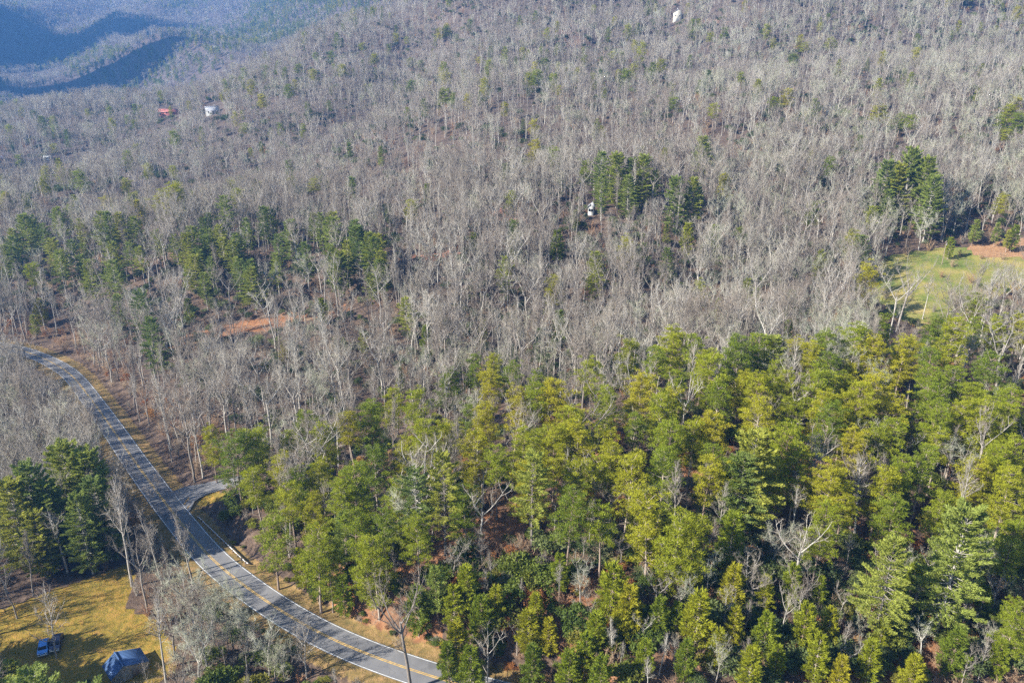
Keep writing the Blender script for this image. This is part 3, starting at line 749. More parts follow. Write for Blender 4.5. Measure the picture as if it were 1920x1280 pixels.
# paved turnaround on the knoll
def drape(poly, lift, m, name, n=40):
    poly = np.array(poly); lo = poly.min(0); hi = poly.max(0)
    gx, gy = np.meshgrid(np.linspace(lo[0], hi[0], n), np.linspace(lo[1], hi[1], n))
    ins = in_poly(gx, gy, [tuple(p) for p in poly]); z = height(gx, gy) + lift
    idx = np.arange(n * n).reshape(n, n)
    q = ins[:-1, :-1] & ins[1:, 1:] & ins[1:, :-1] & ins[:-1, 1:]
    f = np.stack([idx[:-1, :-1], idx[:-1, 1:], idx[1:, 1:], idx[1:, :-1]], -1)[q]
    d = MB(); d.add(np.stack([gx, gy, z], -1).reshape(-1, 3), f4=f)
    o = bpy.data.objects.new(name, d.mesh(name, [m], True)); C.objects.link(o); o['kind'] = 'structure'; return o
drape(TURN, .12, plain('dark_asphalt', (.07, .07, .075), .9), 'driveway')

# ------------------------------------------------------------------ guardrail
ga = solve(372, 972)[:3]; gb = solve(462, 1058)[:3]
gd = np.array(gb) - np.array(ga); gl = np.linalg.norm(gd[:2]); gaz = math.atan2(gd[1], gd[0])
galv = plain('pale_galvanised_rail', (.72, .73, .74), .45, .3, 2, .1); wood = plain('weathered_wood_post', (.25, .20, .15), .9)
gr = empty('guardrail', ga, gaz); slope = gd[2] / gl
tag(gr, 'white metal guardrail on short posts beside the road below the side road mouth', 'guardrail')
m_ = MB(); prof = [(-.02, .42), (.05, .47), (.05, .53), (-.02, .58), (.05, .63), (.05, .70), (-.02, .74), (-.05, .74), (-.05, .42)]
n = int(gl / 2); xs = np.linspace(0, gl, n + 1); vv = []; ff = []
for i, x in enumerate(xs):
    fl = 1.0
    for (py_, pz_) in prof: vv.append((x, py_, pz_ + slope * x))
k = len(prof)
for i in range(n):
    for j in range(k): ff.append((i * k + j, i * k + (j + 1) % k, (i + 1) * k + (j + 1) % k, (i + 1) * k + j))
m_.add(vv, f4=ff); part('rail', m_.mesh('rail', [galv]), gr)
pm = MB(); pm.box((0, 0, .25), (.16, .18, 1.0)); pme = pm.mesh('post', [wood])
for i, x in enumerate(xs):
    o = part('post', pme, gr); o.location = (float(x) + .01, -.15, slope * float(x) + .02)
m_ = MB(); m_.box((gl + .35, .08, .56 + slope * gl), (.7, .07, .34), .25); part('end_terminal', m_.mesh('end_terminal', [galv]), gr)

# ------------------------------------------------------------------ shed, cars, pole
blue = plain('sky_tinted_metal_roof', (.085, .15, .29), .45, .3, .7, .15)  # the roof's blue is reflected sky put into the base colour
boards = plain('grey_weathered_boards', (.34, .32, .27), .9, nscale=2.5, namp=.3); dgl = plain('dark_glass', (.02, .025, .03), .12, nscale=1)
def shed():
    x, y, z, _ = solve(239, 1257); gx = math.atan2(.68, .74)       # gable direction
    r = empty('shed', (x, y, z), gx)
    r.scale = (.9, .9, .9); tag(r, 'small shed with sky-tinted metal gable roof on the shaded end of the lawn', 'shed')
    a, b_, L, e, rise = 2.42, 4.38, 4.6, 1.9, 1.69     # local x: gable width, local y: along the ridge
    a0 = -(a + b_) / 2; a1 = (a + b_) / 2; ax = a0 + a; t_ = .12
    w_ = MB(); yh = L / 2
    V = []
    for yy in (-yh, yh): V += [(a0 + t_, yy, -.3), (a1 - t_, yy, -.3), (a1 - t_, yy, e - .06), (ax, yy, e + rise - .1), (a0 + t_, yy, e - .06)]
    w_.add(V, f3=[(0, 1, 2), (0, 2, 3), (0, 3, 4), (5, 7, 6), (5, 8, 7), (5, 9, 8)], f4=[(0, 4, 9, 5), (1, 6, 7, 2)])
    part('wall', w_.mesh('wall', [boards]), r)
    for sgn, xe in ((-1, a0 - .25), (1, a1 + .25)):
        q = MB(); ze = e - (rise / (a if sgn < 0 else b_)) * .25; yo = yh + .25
        th = .07
        V = [(xe, -yo, ze), (ax, -yo, e + rise), (ax, yo, e + rise), (xe, yo, ze)]
        V2 = [(p[0], p[1], p[2] + th) for p in V]
        q.add(V + V2, f4=[(0, 1, 2, 3), (7, 6, 5, 4), (0, 4, 5, 1), (1, 5, 6, 2), (2, 6, 7, 3), (3, 7, 4, 0)])
        for s in np.arange(-yo + .2, yo, .45):       # standing seams
            dx = ax - xe; dz = e + rise - ze; ln = math.hypot(dx, dz)
            q.add([(xe, s, ze + th), (ax, s, e + rise + th), (ax, s + .05, e + rise + th), (xe, s + .05, ze + th), (xe, s, ze + th + .05), (ax, s, e + rise + th + .05), (ax, s + .05, e + rise + th + .05), (xe, s + .05, ze + th + .05)],
                  f4=[(4, 5, 6, 7), (0, 1, 5, 4), (3, 7, 6, 2)])
        part('roof_slope', q.mesh('roof_slope', [blue]), r)
    q = MB(); q.box((ax, 0, e + rise + .11), (.3, L + .56, .06)); part('ridge_cap', q.mesh('ridge_cap', [blue]), r)
    q = MB(); q.box((.9, -yh - .03, .85), (1.3, .06, 1.9)); d = part('door', q.mesh('door', [wood]), r)
    q = MB(); q.box((1.4, -yh - .09, .9), (.06, .06, .2)); part('handle', q.mesh('handle', [dgl]), d)
shed()
def car(px, py, rz, paint, label, L=4.5, W=1.8, Hh=1.5):
    x, y, z, _ = solve(px, py); r = empty('parked_car', (x, y, z), rz)
    tag(r, label, 'car', 'cars parked under the bare yard tree')
    bm = bmesh.new()
    # side profile, lofted across with tumblehome
    prof = [(-L / 2, .35), (-L / 2, .75), (-L / 2 + .15, .92), (-L * .30, .98), (-L * .18, Hh - .06), (L * .16, Hh), (L * .34, Hh - .12), (L * .44, .98), (L / 2, .90), (L / 2, .35)]
    rows = []
    for wy, sh in ((-W / 2, 0), (-W / 2 + .06, 1), (W / 2 - .06, 1), (W / 2, 0)):
        row = []
        for (xx, zz) in prof:
            ins = 0.16 if zz > 1.1 else 0
            yy = wy + (ins if wy < 0 else -ins)
            row.append(bm.verts.new((xx * (1 if sh else .985), yy, min(zz, zz if sh else zz - .03))))
        rows.append(row)
    n = len(prof)
    for a in range(3):
        for i in range(n): bm.faces.new((rows[a][i], rows[a][(i + 1) % n], rows[a + 1][(i + 1) % n], rows[a + 1][i]))
    bm.faces.new(rows[0][::-1]); bm.faces.new(rows[3])
    bmesh.ops.recalc_face_normals(bm, faces=bm.faces)
    me = bpy.data.meshes.new('body'); bm.to_mesh(me); bm.free(); me.materials.append(paint); part('body', me, r)
    def pane(name, P):
        P = np.array(P); nrm = np.cross(P[1] - P[0], P[2] - P[0]); nrm /= np.linalg.norm(nrm)
        if np.dot(nrm, P.mean(0) - np.array([0, 0, .8])) < 0: nrm = -nrm
        q = MB(); q.add(np.r_[P + nrm * .012, P - nrm * .02], f4=[(0, 1, 2, 3), (4, 7, 6, 5), (0, 4, 5, 1), (1, 5, 6, 2), (2, 6, 7, 3), (3, 7, 4, 0)]); part(name, q.mesh(name, [dgl]), r)
    wi = W / 2 - .2
    pane('windscreen', [(-L * .295, -wi - .04, 1.0), (-L * .295, wi + .04, 1.0), (-L * .19, wi, Hh - .1), (-L * .19, -wi, Hh - .1)])
    pane('rear_window', [(L * .43, -wi, 1.02), (L * .43, wi, 1.02), (L * .35, wi, Hh - .17), (L * .35, -wi, Hh - .17)])
    for s in (-1, 1):
        yo = W / 2
        pane('side_window', [(-L * .25, s * (yo - .02), 1.0), (L * .38, s * (yo - .02), 1.0), (L * .32, s * (yo - .16), Hh - .17), (-L * .17, s * (yo - .16), Hh - .14)])
        for xx in (-L * .31, L * .31):
            wme = bpy.data.meshes.new('wheel'); b2 = bmesh.new()
            bmesh.ops.create_cone(b2, cap_ends=True, segments=20, radius1=.33, radius2=.33, depth=.22, matrix=Matrix.Rotation(R(90), 4, 'X')); bmesh.ops.bevel(b2, geom=[e for e in b2.edges if abs(e.verts[0].co.y - e.verts[1].co.y) < .01], offset=.03, segments=1, affect='EDGES')
            b2.to_mesh(wme); b2.free(); wme.materials.append(rubber); o = part('wheel', wme, r); o.location = (xx, s * (W / 2 - .09), .33)
    for nm, xx, mm in (('headlight', -L / 2 - .01, lampw), ('tail_light', L / 2 + .01, lampr)):
        for s in (-1, 1):
            q = MB(); q.box((xx, s * (W / 2 - .28), .74), (.08, .36, .16)); part(nm, q.mesh(nm, [mm]), r)
    for nm, xx in (('front_bumper', -L / 2 - .06), ('rear_bumper', L / 2 + .06)):
        q = MB(); q.box((xx, 0, .47), (.16, W * .94, .2)); part(nm, q.mesh(nm, [chrome]), r)
rubber = plain('tyre_rubber', (.02, .02, .02), .9); lampw = plain('lamp_glass', (.7, .7, .68), .2); lampr = plain('red_lamp_glass', (.35, .02, .02), .25); chrome = plain('pale_bumper', (.62, .66, .62), .4, .1)
cb_ = plain('blue_car_paint', (.12, .30, .62), .3, .3, 1, .1); cd_ = plain('dark_car_paint', (.09, .09, .13), .3, .3, 1, .1)
car(83, 1217, R(113), cb_, 'blue parked car left of the bare tree on the lawn', 4.0, 1.7)
car(107, 1208, R(108), cd_, 'dark parked car just right of the bare tree on the lawn', 4.2, 1.75)

def pole(px, py, H, label, name='utility_pole', arm=True):
    x, y, z, _ = solve(px, py); r = empty(name, (x, y, z)); tag(r, label, 'pole')
    q = MB(); q.tube(np.array([(0, 0, -1), (0, 0, H * .5), (0, 0, H)]), [.16, .14, .11], 10); part('post', q.mesh('post', [wood]), r)
    if arm:
        q = MB(); q.box((0, -.1, H - .6), (1.8, .1, .12), .5); part('crossarm', q.mesh('crossarm', [wood]), r)
        q = MB(); q.tube(np.array([(0.22, .1, H - 1.9), (.22, .1, H - 1.0)]), [.2, .2], 12); q.tube(np.array([(0.22, .1, H - 1.0), (.22, .1, H - .95)]), [.2, .08], 12); part('transformer', q.mesh('transformer', [galv]), r)
        for dx in (-.8, .8):
            q = MB(); q.tube(np.array([(dx * math.cos(.5), -.1 + dx * math.sin(.5), H - .56), (dx * math.cos(.5), -.1 + dx * math.sin(.5), H - .36)]), [.05, .03], 6); part('insulator', q.mesh('insulator', [galv]), r)
    return np.array((x, y, z + H))
pole(1766, 495, 9.5, 'wooden utility pole with a pale transformer at the corner of the far meadow')
pole(49, 674, 4.5, 'thin dark post beside the far left end of the road', 'roadside_post', False)
wa = np.array(solve(560, 1105)[:3]) + (0, 0, 9.5); wb = np.array(solve(905, 985)[:3]) + (0, 0, 9.5)
for nm, p in (('lower', wa), ('upper', wb)):
    r = empty('utility_pole', (p[0], p[1], p[2] - 9.5)); tag(r, 'wooden utility pole at the %s end of the overhead wire on the knoll' % nm, 'pole')
    q = MB(); q.tube(np.array([(0, 0, -1), (0, 0, 9.6)]), [.15, .11], 10); part('post', q.mesh('post', [wood]), r)
    q = MB(); q.tube(np.array([(0, 0, 9.55), (0, 0, 9.75)]), [.05, .03], 6); part('insulator', q.mesh('insulator', [galv]), r)
s = np.linspace(0, 1, 24); cat_ = wa[None] * (1 - s[:, None]) + wb[None] * s[:, None]; cat_[:, 2] -= 4 * s * (1 - s) * .9
q = MB(); q.tube(cat_, np.full(24, .025), 5); ow = bpy.data.objects.new('overhead_wire', q.mesh('overhead_wire', [plain('wire', (.25, .25, .26), .5)])); C.objects.link(ow)
tag(ow, 'thin overhead wire strung through the pines above the orange bank', 'wire')

# ------------------------------------------------------------------ distant houses
wht = plain('white_siding', (.58, .57, .53), .7, nscale=1, namp=.06); cream = plain('cream_siding', (.52, .49, .41), .7, nscale=1, namp=.06)
redr = plain('red_metal_roof', (.42, .15, .12), .5, nscale=.6, namp=.2); greyr = plain('grey_shingle_roof', (.36, .36, .37), .85, nscale=1, namp=.25)
def house(px, py, rz, Wd, Ln, e, rise, wall_m, roof_m, label, chim=False, cat='house'):
    s_ = solve(px, py)
    x, y, z = s_[:3]; r = empty(cat.replace(' ', '_'), (x, y, z), rz); tag(r, label, cat)
    hx, hy = Ln / 2, Wd / 2
    q = MB(); V = []
    for xx in (-hx, hx): V += [(xx, -hy, -3), (xx, hy, -3), (xx, hy, e), (xx, 0, e + rise), (xx, -hy, e)]
    q.add(V, f3=[(0, 2, 1), (0, 3, 2), (0, 4, 3), (5, 6, 7), (5, 7, 8), (5, 8, 9)], f4=[(0, 5, 9, 4), (1, 2, 7, 6)])
    part('wall', q.mesh('wall', [wall_m]), r)
    q = MB(); k = rise / hy; o_ = .45; th = .18
    for s in (-1, 1):
        V = [(-hx - .4, s * (hy + o_), e - k * o_), (hx + .4, s * (hy + o_), e - k * o_), (hx + .4, 0, e + rise), (-hx - .4, 0, e + rise)]
        V2 = [(a, b_, c_ + th) for a, b_, c_ in V]
        q.add(V + V2, f4=[(0, 1, 2, 3), (4, 7, 6, 5), (0, 4, 5, 1), (1, 5, 6, 2), (3, 2, 6, 7), (0, 3, 7, 4)])
    rf = part('roof', q.mesh('roof', [roof_m]), r)
    if chim:
        q = MB(); q.box((hx * .4, .3, e + rise + .3), (.8, .8, 1.8)); part('chimney', q.mesh('chimney', [greyr]), rf)
    def win(name, c, d):
        q = MB(); q.box(c, (d[0] + .16 if d[0] > .1 else .05, d[1] + .16 if d[1] > .1 else .05, d[2] + .16)); w_ = part(name, q.mesh(name, [wht if name == 'window' else wood]), r)
        if name == 'window':
            q = MB(); q.box(c, (d[0] if d[0] > .1 else .08, d[1] if d[1] > .1 else .08, d[2])); part('pane', q.mesh('pane', [dgl]), w_)
    nw = max(2, int(Ln / 3))
    for i in range(nw):
        xx = -hx + Ln * (i + .5) / nw
        for s in (-1, 1): win('window' if i != nw // 2 or s > 0 else 'door', (xx, s * hy, e * .55 if i != nw // 2 or s > 0 else 1.05), (1.0, .05, 1.2 if i != nw // 2 or s > 0 else 2.0))
    for s in (-1, 1):
        for dy in (-hy * .45, hy * .45): win('window', (s * hx, dy, e * .55), (.05, .9, 1.2))
house(1270, 37, R(80), 8.5, 9, 6.5, 2.6, cream, greyr, 'tall cream house high on the wooded hill near the top edge', True)
house(1109, 400, R(75), 2.4, 5, 3.6, 1.1, wht, greyr, 'narrow white building half hidden below the dark pine stand')
house(318, 214, R(4), 7, 20, 2.6, 2.2, redr, redr, 'long low red-roofed building on the left shoulder of the hill', cat='barn')
house(399, 213, R(25), 7, 11, 2.8, 3.2, plain('grey_siding', (.52, .52, .50), .7), greyr, 'pale gabled house right of the long red-roofed building', True)
house(216, 236, R(10), 5, 9, 2.5, 1.4, wht, plain('pale_metal_roof', (.6, .62, .66), .4), 'small pale-roofed house below and left of the red-roofed building')
house(-2, 302, R(10), 5, 9, 2.5, 1.4, wht, plain('white_metal_roof', (.8, .8, .8), .5), 'white building cut by the left edge of the picture')
house(91, 299, R(15), 3.5, 6, 2.2, 1.0, wht, wht, 'tiny white outbuilding beyond the dark round pine', cat='shed')
print("built things ready")

# ------------------------------------------------------------------ plants placed where the photograph shows them
rng = np.random.RandomState(11)
taken = []                                     # (x, y, r) already planted
def free(x, y, r):
    return all((x - a) ** 2 + (y - b_) ** 2 > (r + c_) ** 2 for a, b_, c_ in taken)
def zone_of(px, py):
    """a phrase for where a plant stands, from landmarks of the photograph"""
    if py < 1300 and px < 260 and 780 < py: return 'above the lawn' if py < 1110 else 'around the lawn'
    if px < 760 and py > 640 + (px - 60) * .62 + 20 and py > 960: return 'between lawn and road'
    if px < 420 and py > 560 and py < 960: return 'along the road bend' if px > 150 else 'left of the road bend'
    if px > 1560 and py < 660 and py > 430: return 'around the far meadow'
    if py > 1030: return 'on the lower knoll slope'
    if py > 640 + max(0, (1100 - px)) * .22: return 'on the knoll'
    if py > 430: return 'behind the knoll' if px > 640 else 'beyond the road'
    if py > 260: return 'below the big hill' if px > 600 else 'on the low left slope'
    return 'high on the big hill' if px > 560 else 'on the left shoulder'
REG = []; SHOWN = []
def top_place(form_list, px, py, H, name, cat, group, label=None, sxy=None, color='', seed=None):
    s_ = solve(px, py, H)
    if s_ is None: return
    x, y, z, tt = s_
    f = form_list[rng.randint(len(form_list))] if seed is None else form_list[seed % len(form_list)]
    sc_ = H / f.H
    bx, by, _ = project(x, y, z)
    lab = label or (color + ' ' + zone_of(float(bx), float(by)))
    o = plant(f, name, (x, y, z), sc_, rng.uniform(0, 6.28), lab, cat, group or (cat + 's ' + zone_of(float(bx), float(by))), sxy=sxy or sc_ * rng.uniform(.95, 1.2))
    REG.append((o, color, zone_of(float(bx), float(by)), float(bx), float(by)))
    if by < 900: SHOWN.append((px, py, tt, H * FPX / tt, f.kind))
    taken.append((x, y, min(3.0, H * .1)))

# pines with rounded yellow-green crowns: crown tops in the photograph
PT = """390,800 435,812 470,800 575,772 610,790 694,752 657,768 731,728 774,728 841,690 885,663 922,664 915,752 962,728 1006,713 1043,716 1110,668
1177,633 1228,646 1261,612 1144,720 1090,783 1255,793 1300,622 1391,632 1435,625 1498,635 1525,639 1606,608 1663,590 1636,634 1700,630 1757,592 1790,595
1827,596 1834,545 1878,592 1911,589 1864,666 1757,653 1565,663 1535,680 1391,690 1471,693 1539,700 1609,716 1649,693 1740,690 1804,686 1300,787 1340,777
1478,794 1559,753 1649,790 1750,753 1807,753 1767,801 1878,787 1911,824 1848,753 660,878 741,891 872,911 996,862 1067,912 1077,868 1130,940 1221,927
1271,955 653,962 717,948 504,968 584,985 611,1019 1686,928 1767,915 1549,938 1905,975 1918,1130 1300,962 600,858 560,880 1200,700 1330,660 1350,720 1430,740
1240,740 1190,770 1500,840 1560,860 1600,800 1700,850 1740,830 1680,780 1450,860 1380,850 1330,850 1240,850 1180,850 1120,850 1040,800 980,800 930,830 850,790 800,790
760,820 700,830 640,900 520,850 540,900 780,960 700,1010 480,870 1590,900 1660,870 1830,860 1900,880 1420,700 1590,740 1690,740 1900,730 1830,720 1060,760 1150,830"""
for p in PT.split():
    a, b_ = map(float, p.split(','))
    top_place(PINE, a, b_, rng.uniform(15, 20), 'pine_tree', 'pine', None, color='rounded yellow-green pine')
WZ = [(-20, 395), (140, 385), (560, 372), (720, 432), (720, 490), (560, 480), (420, 520), (300, 520), (60, 500), (-20, 470)]
k_ = 0
while k_ < 56:
    a, b_ = rng.uniform(-20, 720), rng.uniform(370, 520)
    if in_poly(np.array([a]), np.array([b_]), WZ)[0]:
        hh = rng.uniform(15, 22); k_ += 1
        top_place(WPINE, a, b_, hh, 'white_pine_tree', 'pine', None, color='tall green layered pine', sxy=hh / 24.0 * rng.uniform(1.05, 1.4))
# small scattered pines of the hills
PS = """470,150 490,176 540,158 585,130 592,97 620,95 680,80 700,100 740,62 762,68 822,52 838,48 770,108 790,112 640,120 560,120 35,290 100,268 1510,78 1490,100 1650,195 1690,212 1712,214 1340,192
1175,130 1330,60 1440,45 1360,50 1895,195 1905,180 1880,215 1890,240 1915,210 1530,378 1265,180 1240,110 1300,55 1215,15 1150,95 1020,110 1010,130 900,105 835,135 830,165 770,150 590,330 330,140 300,170 455,230 1480,165 1450,180 1560,70 1500,65"""
for p in PS.split():
    a, b_ = map(float, p.split(','))
    top_place(PINE, a, b_, rng.uniform(13, 17), 'pine_tree', 'pine', None, color='dull green hill pine', sxy=1.45)
WP = """50,872,24 108,838,24 150,848,23 12,905,22 85,905,20 140,930,19 175,900,20 60,960,16 420,368,23 355,425,21 325,440,18 290,432,19 255,375,15 200,398,22 240,455,17 150,410,19 105,390,23 45,402,22 20,430,18
80,420,20 440,440,19 490,388,20 540,412,21 600,400,19 650,452,19 690,437,23 715,470,18 350,500,12 393,482,16 620,460,18 130,450,18 460,410,19 520,440,18 385,440,18 570,455,18 260,545,25 277,596,22
760,560,18 1048,582,15 945,482,20 1120,472,21 1045,432,14 692,515,16 712,275,14 655,268,13 1128,285,24 1160,290,24 1208,292,24 1130,328,20 1180,330,19 1185,298,22 1230,320,18 1270,335,23 1300,334,23 1312,352,18
1292,418,15 1342,422,14 1665,302,27 1710,280,32 1745,296,30 1755,330,27 1692,310,26 1725,300,28 1765,360,20 1832,412,11 1873,418,10 1906,422,11 1895,432,9 1785,445,9 1420,806,24 1393,850,20
1811,958,26 1683,1008,22 828,853,22 780,880,19 1000,850,22 1455,628,18 818,1063,12 1314,1110,12 1515,1133,11 20,1238,12 55,1262,9 1190,848,8 640,960,14 1540,470,16 1250,420,10 800,610,12 800,345,12
680,620,10 600,560,10 530,640,9 350,560,12 70,560,12 60,590,10 1080,395,9 1115,480,14 1350,560,10 1420,540,11 1480,600,10 1010,615,11 905,600,10 750,690,9 1700,905,10 1380,960,14 1150,1060,13 1180,1100,11"""
for p in WP.split():
    a, b_, hh = map(float, p.split(','))
    top_place(BROAD if (1145 < a < 1320 and b_ < 345 and hh > 18) or (a < 200 and b_ > 800 and hh > 15) or (a > 1640 and hh > 21 and b_ < 400) or (a > 1780 and b_ > 900) else (WPINE if hh > 15 else YPINE), a, b_, hh, 'white_pine_tree' if hh > 15 else 'young_pine_tree', 'pine', None,
              color='tall green layered pine' if hh > 15 else 'young green cone-shaped pine')
YT = """875,1062 969,1073 1006,1112 993,1143 855,1170 840,1205 880,1215 1194,1168 1414,1213 1240,1120 1100,1190 1440,1150 1350,1180 1500,1180 590,1060 640,1080 560,1030 700,1080 1560,1140 1620,1130 1130,1230 1290,1200 1050,1040 930,1100 1250,1060 1600,1040 1690,1100 1850,1100 1640,1200 1720,1230 900,1120 960,1180 1030,1160 1070,1220 1120,1150 1170,1130 1210,1200 1330,1120 1380,1140 1460,1210 1540,1190 1580,1230 1660,1160 1750,1200 1800,1180 1880,1200 1380,1060 1440,1080 1540,1080 1600,1120 1720,1060 1000,1210 850,1100 780,1100 1270,1130 1320,1230 1490,1060"""
for p in [q_ for i_, q_ in enumerate(YT.split()) if i_ % 6 != 1]:
    a, b_ = map(float, p.split(','))
    top_place(YPINE, a, b_, rng.uniform(7, 11), 'young_pine_tree', 'pine', None, color='young yellow-green pine', seed=0)

for p in "1660,560 1680,600 1712,612 1740,615 1768,600 1790,575 1815,560 1840,545 1870,540 1900,535 1765,520 1785,500 1800,480 1652,520 1662,490 1700,478 1740,470 1840,485 1880,487 1820,530 1750,585".split():
    a, b_ = map(float, p.split(','))
    s_ = solve(a, b_); f = (TWIG + SHRUB + TWIG)[rng.randint(9)]; k = rng.uniform(.5, 1.05)
    o = plant(f, f.kind, s_[:3], k, rng.uniform(0, 6), '', 'shrub', 'shrubs around the far meadow', sxy=k * 1.3)
    REG.append((o, 'dark green shrub' if 'evergreen' in f.kind else 'bare brown shrub', 'around the far meadow', a, b_))

# single bare trees of the photograph: base pixel, top pixel
def hero(bx, by, tx, ty, forms, label, k=0, wide=1.0, group=None):
    x, y, z, tt = solve(bx, by)
    px0, py0, dep = project(x, y, z)
    H = (by - ty) * dep / FPX / (cs * .985)
    H = max(5, H / (1 - max(0, (by - ty)) / FPX * .35)); f = forms[k % len(forms)]; s_ = H / f.H
    lean = ((tx - bx) - (960 - bx) * -1 * 0) * 0
    plant(f, 'bare_tree', (x, y, z), s_, rng.uniform(0, 6.28), label, 'bare tree', group, sxy=s_ * wide)
    taken.append((x, y, 2.5))
hero(248, 1098, 232, 890, BARE, 'tallest bare tree at the upper corner of the lawn, its foot on the grass edge', 0)
hero(252, 1060, 225, 897, BARE, 'slim bare tree just behind the tall one at the lawn corner', 3)
hero(304, 1095, 279, 955, BARE, 'twin-stemmed bare tree in the brush between lawn and road', 1)
hero(363, 1104, 339, 945, BARE, 'bare tree with an open forked crown against the road near the guardrail', 6)
hero(22, 712, 14, 628, BARE, 'broad bare tree hiding the far left end of the road', 2, 1.2)
hero(-4, 705, -14, 620, BARE, 'bare tree at the left edge beside the far end of the road', 4, 1.3)
hero(34, 735, 28, 655, BARE, 'small bare tree just below the far left end of the road', 7, 1.0)
hero(106, 1233, 60, 1087, DEAD, 'sparse bare tree standing on the lawn between the two parked cars', 0, .9)
hero(32, 1159, 10, 1045, BARE, 'small bare tree at the left end of the lawn', 4)
hero(770, 1292, 754, 1050, DEAD, 'tall pale bare tree rising in front of the bottom end of the road', 1, .85)
hero(914, 1282, 905, 1166, BARE, 'bare tree right of the bottom end of the road', 2)
hero(1488, 1120, 1495, 955, DEAD, 'pale spreading bare tree with thick limbs on the lower right slope', 1, 1.1)
hero(1584, 1080, 1607, 985, BARE, 'thin leaning bare tree right of the pale spreading tree', 3)
hero(1087, 1145, 1077, 1050, LICHEN, 'whitish bare tree with drooping twigs in the lower centre', 0)
hero(1893, 972, 1905, 890, BARE, 'white-limbed bare tree at the right edge among yellow pines', 1)
hero(986, 757, 972, 665, DEAD, 'pale open-crowned bare tree behind the crest of the knoll', 0, 1.1)
hero(1681, 622, 1700, 490, DEAD, 'tall forked bare tree in front of the far meadow', 1)
hero(1730, 598, 1747, 515, BARE, 'slender bare tree at the near edge of the far meadow', 3)
hero(1797, 750, 1797, 718, BARE, 'small pale bare tree among pines near the right of the knoll', 4)
hero(1592, 425, 1602, 338, BARE, 'broad pale bare tree left of the tall pine stand by the meadow', 2, 1.2)
hero(332, 1246, 296, 1112, LICHEN, 'curly grey bare tree just behind the metal-roofed shed', 1, 1.1)
hero(450, 1190, 410, 1080, LICHEN, 'broad pale green lichened tree beside the road', 0, 1.1)
hero(400, 1215, 380, 1110, LICHEN, 'lichened tree left of the broad pale green one', 1)
hero(575, 1270, 540, 1140, DEAD, 'pale thin-crowned tree overhanging the near side of the road', 0, .9)
hero(505, 1270, 480, 1165, LICHEN, 'bushy lichened tree at the bottom edge left of the road', 0)
hero(1280, 925, 1270, 880, BARE, 'small bare tree on the edge of the shaded driveway', 4)

for (bx_, by_, hh) in [(215, 1480, 20), (120, 1480, 21), (20, 1440, 18), (-90, 1370, 20), (-160, 1290, 17), (-130, 1345, 19), (-45, 1335, 13), (-100, 1285, 14), (330, 1450, 18)]:  # pines added mostly out of view to shade the shed and lawn end
    X_, Y_, Z_ = at_z(bx_, by_, -3)
    o = plant(WPINE[rng.randint(4)], 'white_pine_tree', (X_, Y_, h1(X_, Y_)), hh / 24.0, rng.uniform(0, 6), 'tall white pine added to shade the end of the lawn', 'pine', 'pines added to shade the end of the lawn', sxy=1.15)
    taken.append((X_, Y_, 3)); REG.append((o, 'added shade pine', 'below the shaded lawn end', bx_, by_))
PZ = [(380, 960), (470, 900), (600, 870), (900, 800), (1250, 745), (1650, 720), (1930, 700), (1930, 990), (1400, 1000), (1050, 970), (820, 1000), (560, 1060), (450, 1050)]
nf = 0
for _ in range(4000):
    if nf >= 34: break
    a, b_ = rng.uniform(380, 1930), rng.uniform(700, 1060)
    if not in_poly(np.array([a]), np.array([b_]), PZ)[0]: continue
    X_, Y_, Z_, tt = solve(a, b_); hh = rng.uniform(13, 18)
    if seg_dist(np.array([X_]), np.array([Y_]), road)[0][0] < 10 or not free(X_, Y_, 2.6): continue
    top = project(X_, Y_, Z_ + hh)
    if open_hit(np.array([top[0], a]), np.array([top[1], b_])).any(): continue
    f = PINE[rng.randint(len(PINE))]
    o = plant(f, 'pine_tree', (X_, Y_, Z_), hh / f.H, rng.uniform(0, 6), 'yellow-green pine with a rounded clumpy crown ' + zone_of(a, b_), 'pine', 'pines ' + zone_of(a, b_), sxy=hh / f.H * rng.uniform(.9, 1.15))
    REG.append((bpy.context.scene.objects[-1] if False else o, 'rounded yellow-green pine', zone_of(a, b_), a, b_)); taken.append((X_, Y_, 1.8)); nf += 1

# ------------------------------------------------------------------ the woods
def ring_points(y0, y1, s, xl=-.80, xr=.80, pad=45):
    out = []; y = y0
    while y < y1:
        sp = s(y)
        x = np.arange(xl * y - pad, xr * y + pad, sp)
        out.append(np.stack([x + rng.uniform(-.42, .42, len(x)) * sp, y + rng.uniform(-.42, .42, len(x)) * sp], 1)); y += sp
    return np.concatenate(out)
tk = np.array(taken)
def clearings(P, dmin=7.5):
    x, y = P[:, 0], P[:, 1]; keep = np.ones(len(P), bool)
    nr = np.hypot(x, y) < 420
    d = np.full(len(P), 999.0); d[nr] = seg_dist(x[nr], y[nr], road)[0]; d2 = np.full(len(P), 999.0); d2[nr] = seg_dist(x[nr], y[nr], side)[0]
    keep &= (d > dmin) & (d2 > 5)
    for pg in (LAWN, FIELD, BROOM, TURN, CLEAR, JUNC): keep &= ~in_poly(x, y, pg)
    return keep, d
def vis_ok(x, y, z, H, p=0.0):
    bad = np.zeros(len(x), bool)
    side_ok = (seg_dist(x, y, road)[0] < 60) & (x < -40)
    for f in (.0, .3, .55, .8, 1.0):
        a, b_, _ = project(x, y, z + H * f); bad |= open_hit(a, b_)
        for sx in (-1, 1):
            if f > .5: a2, b2, _ = project(x + sx * H * .1, y, z + H * f); bad |= open_hit(a2, b2) & ~side_ok
    return ~bad | (rng.rand(len(x)) < p)
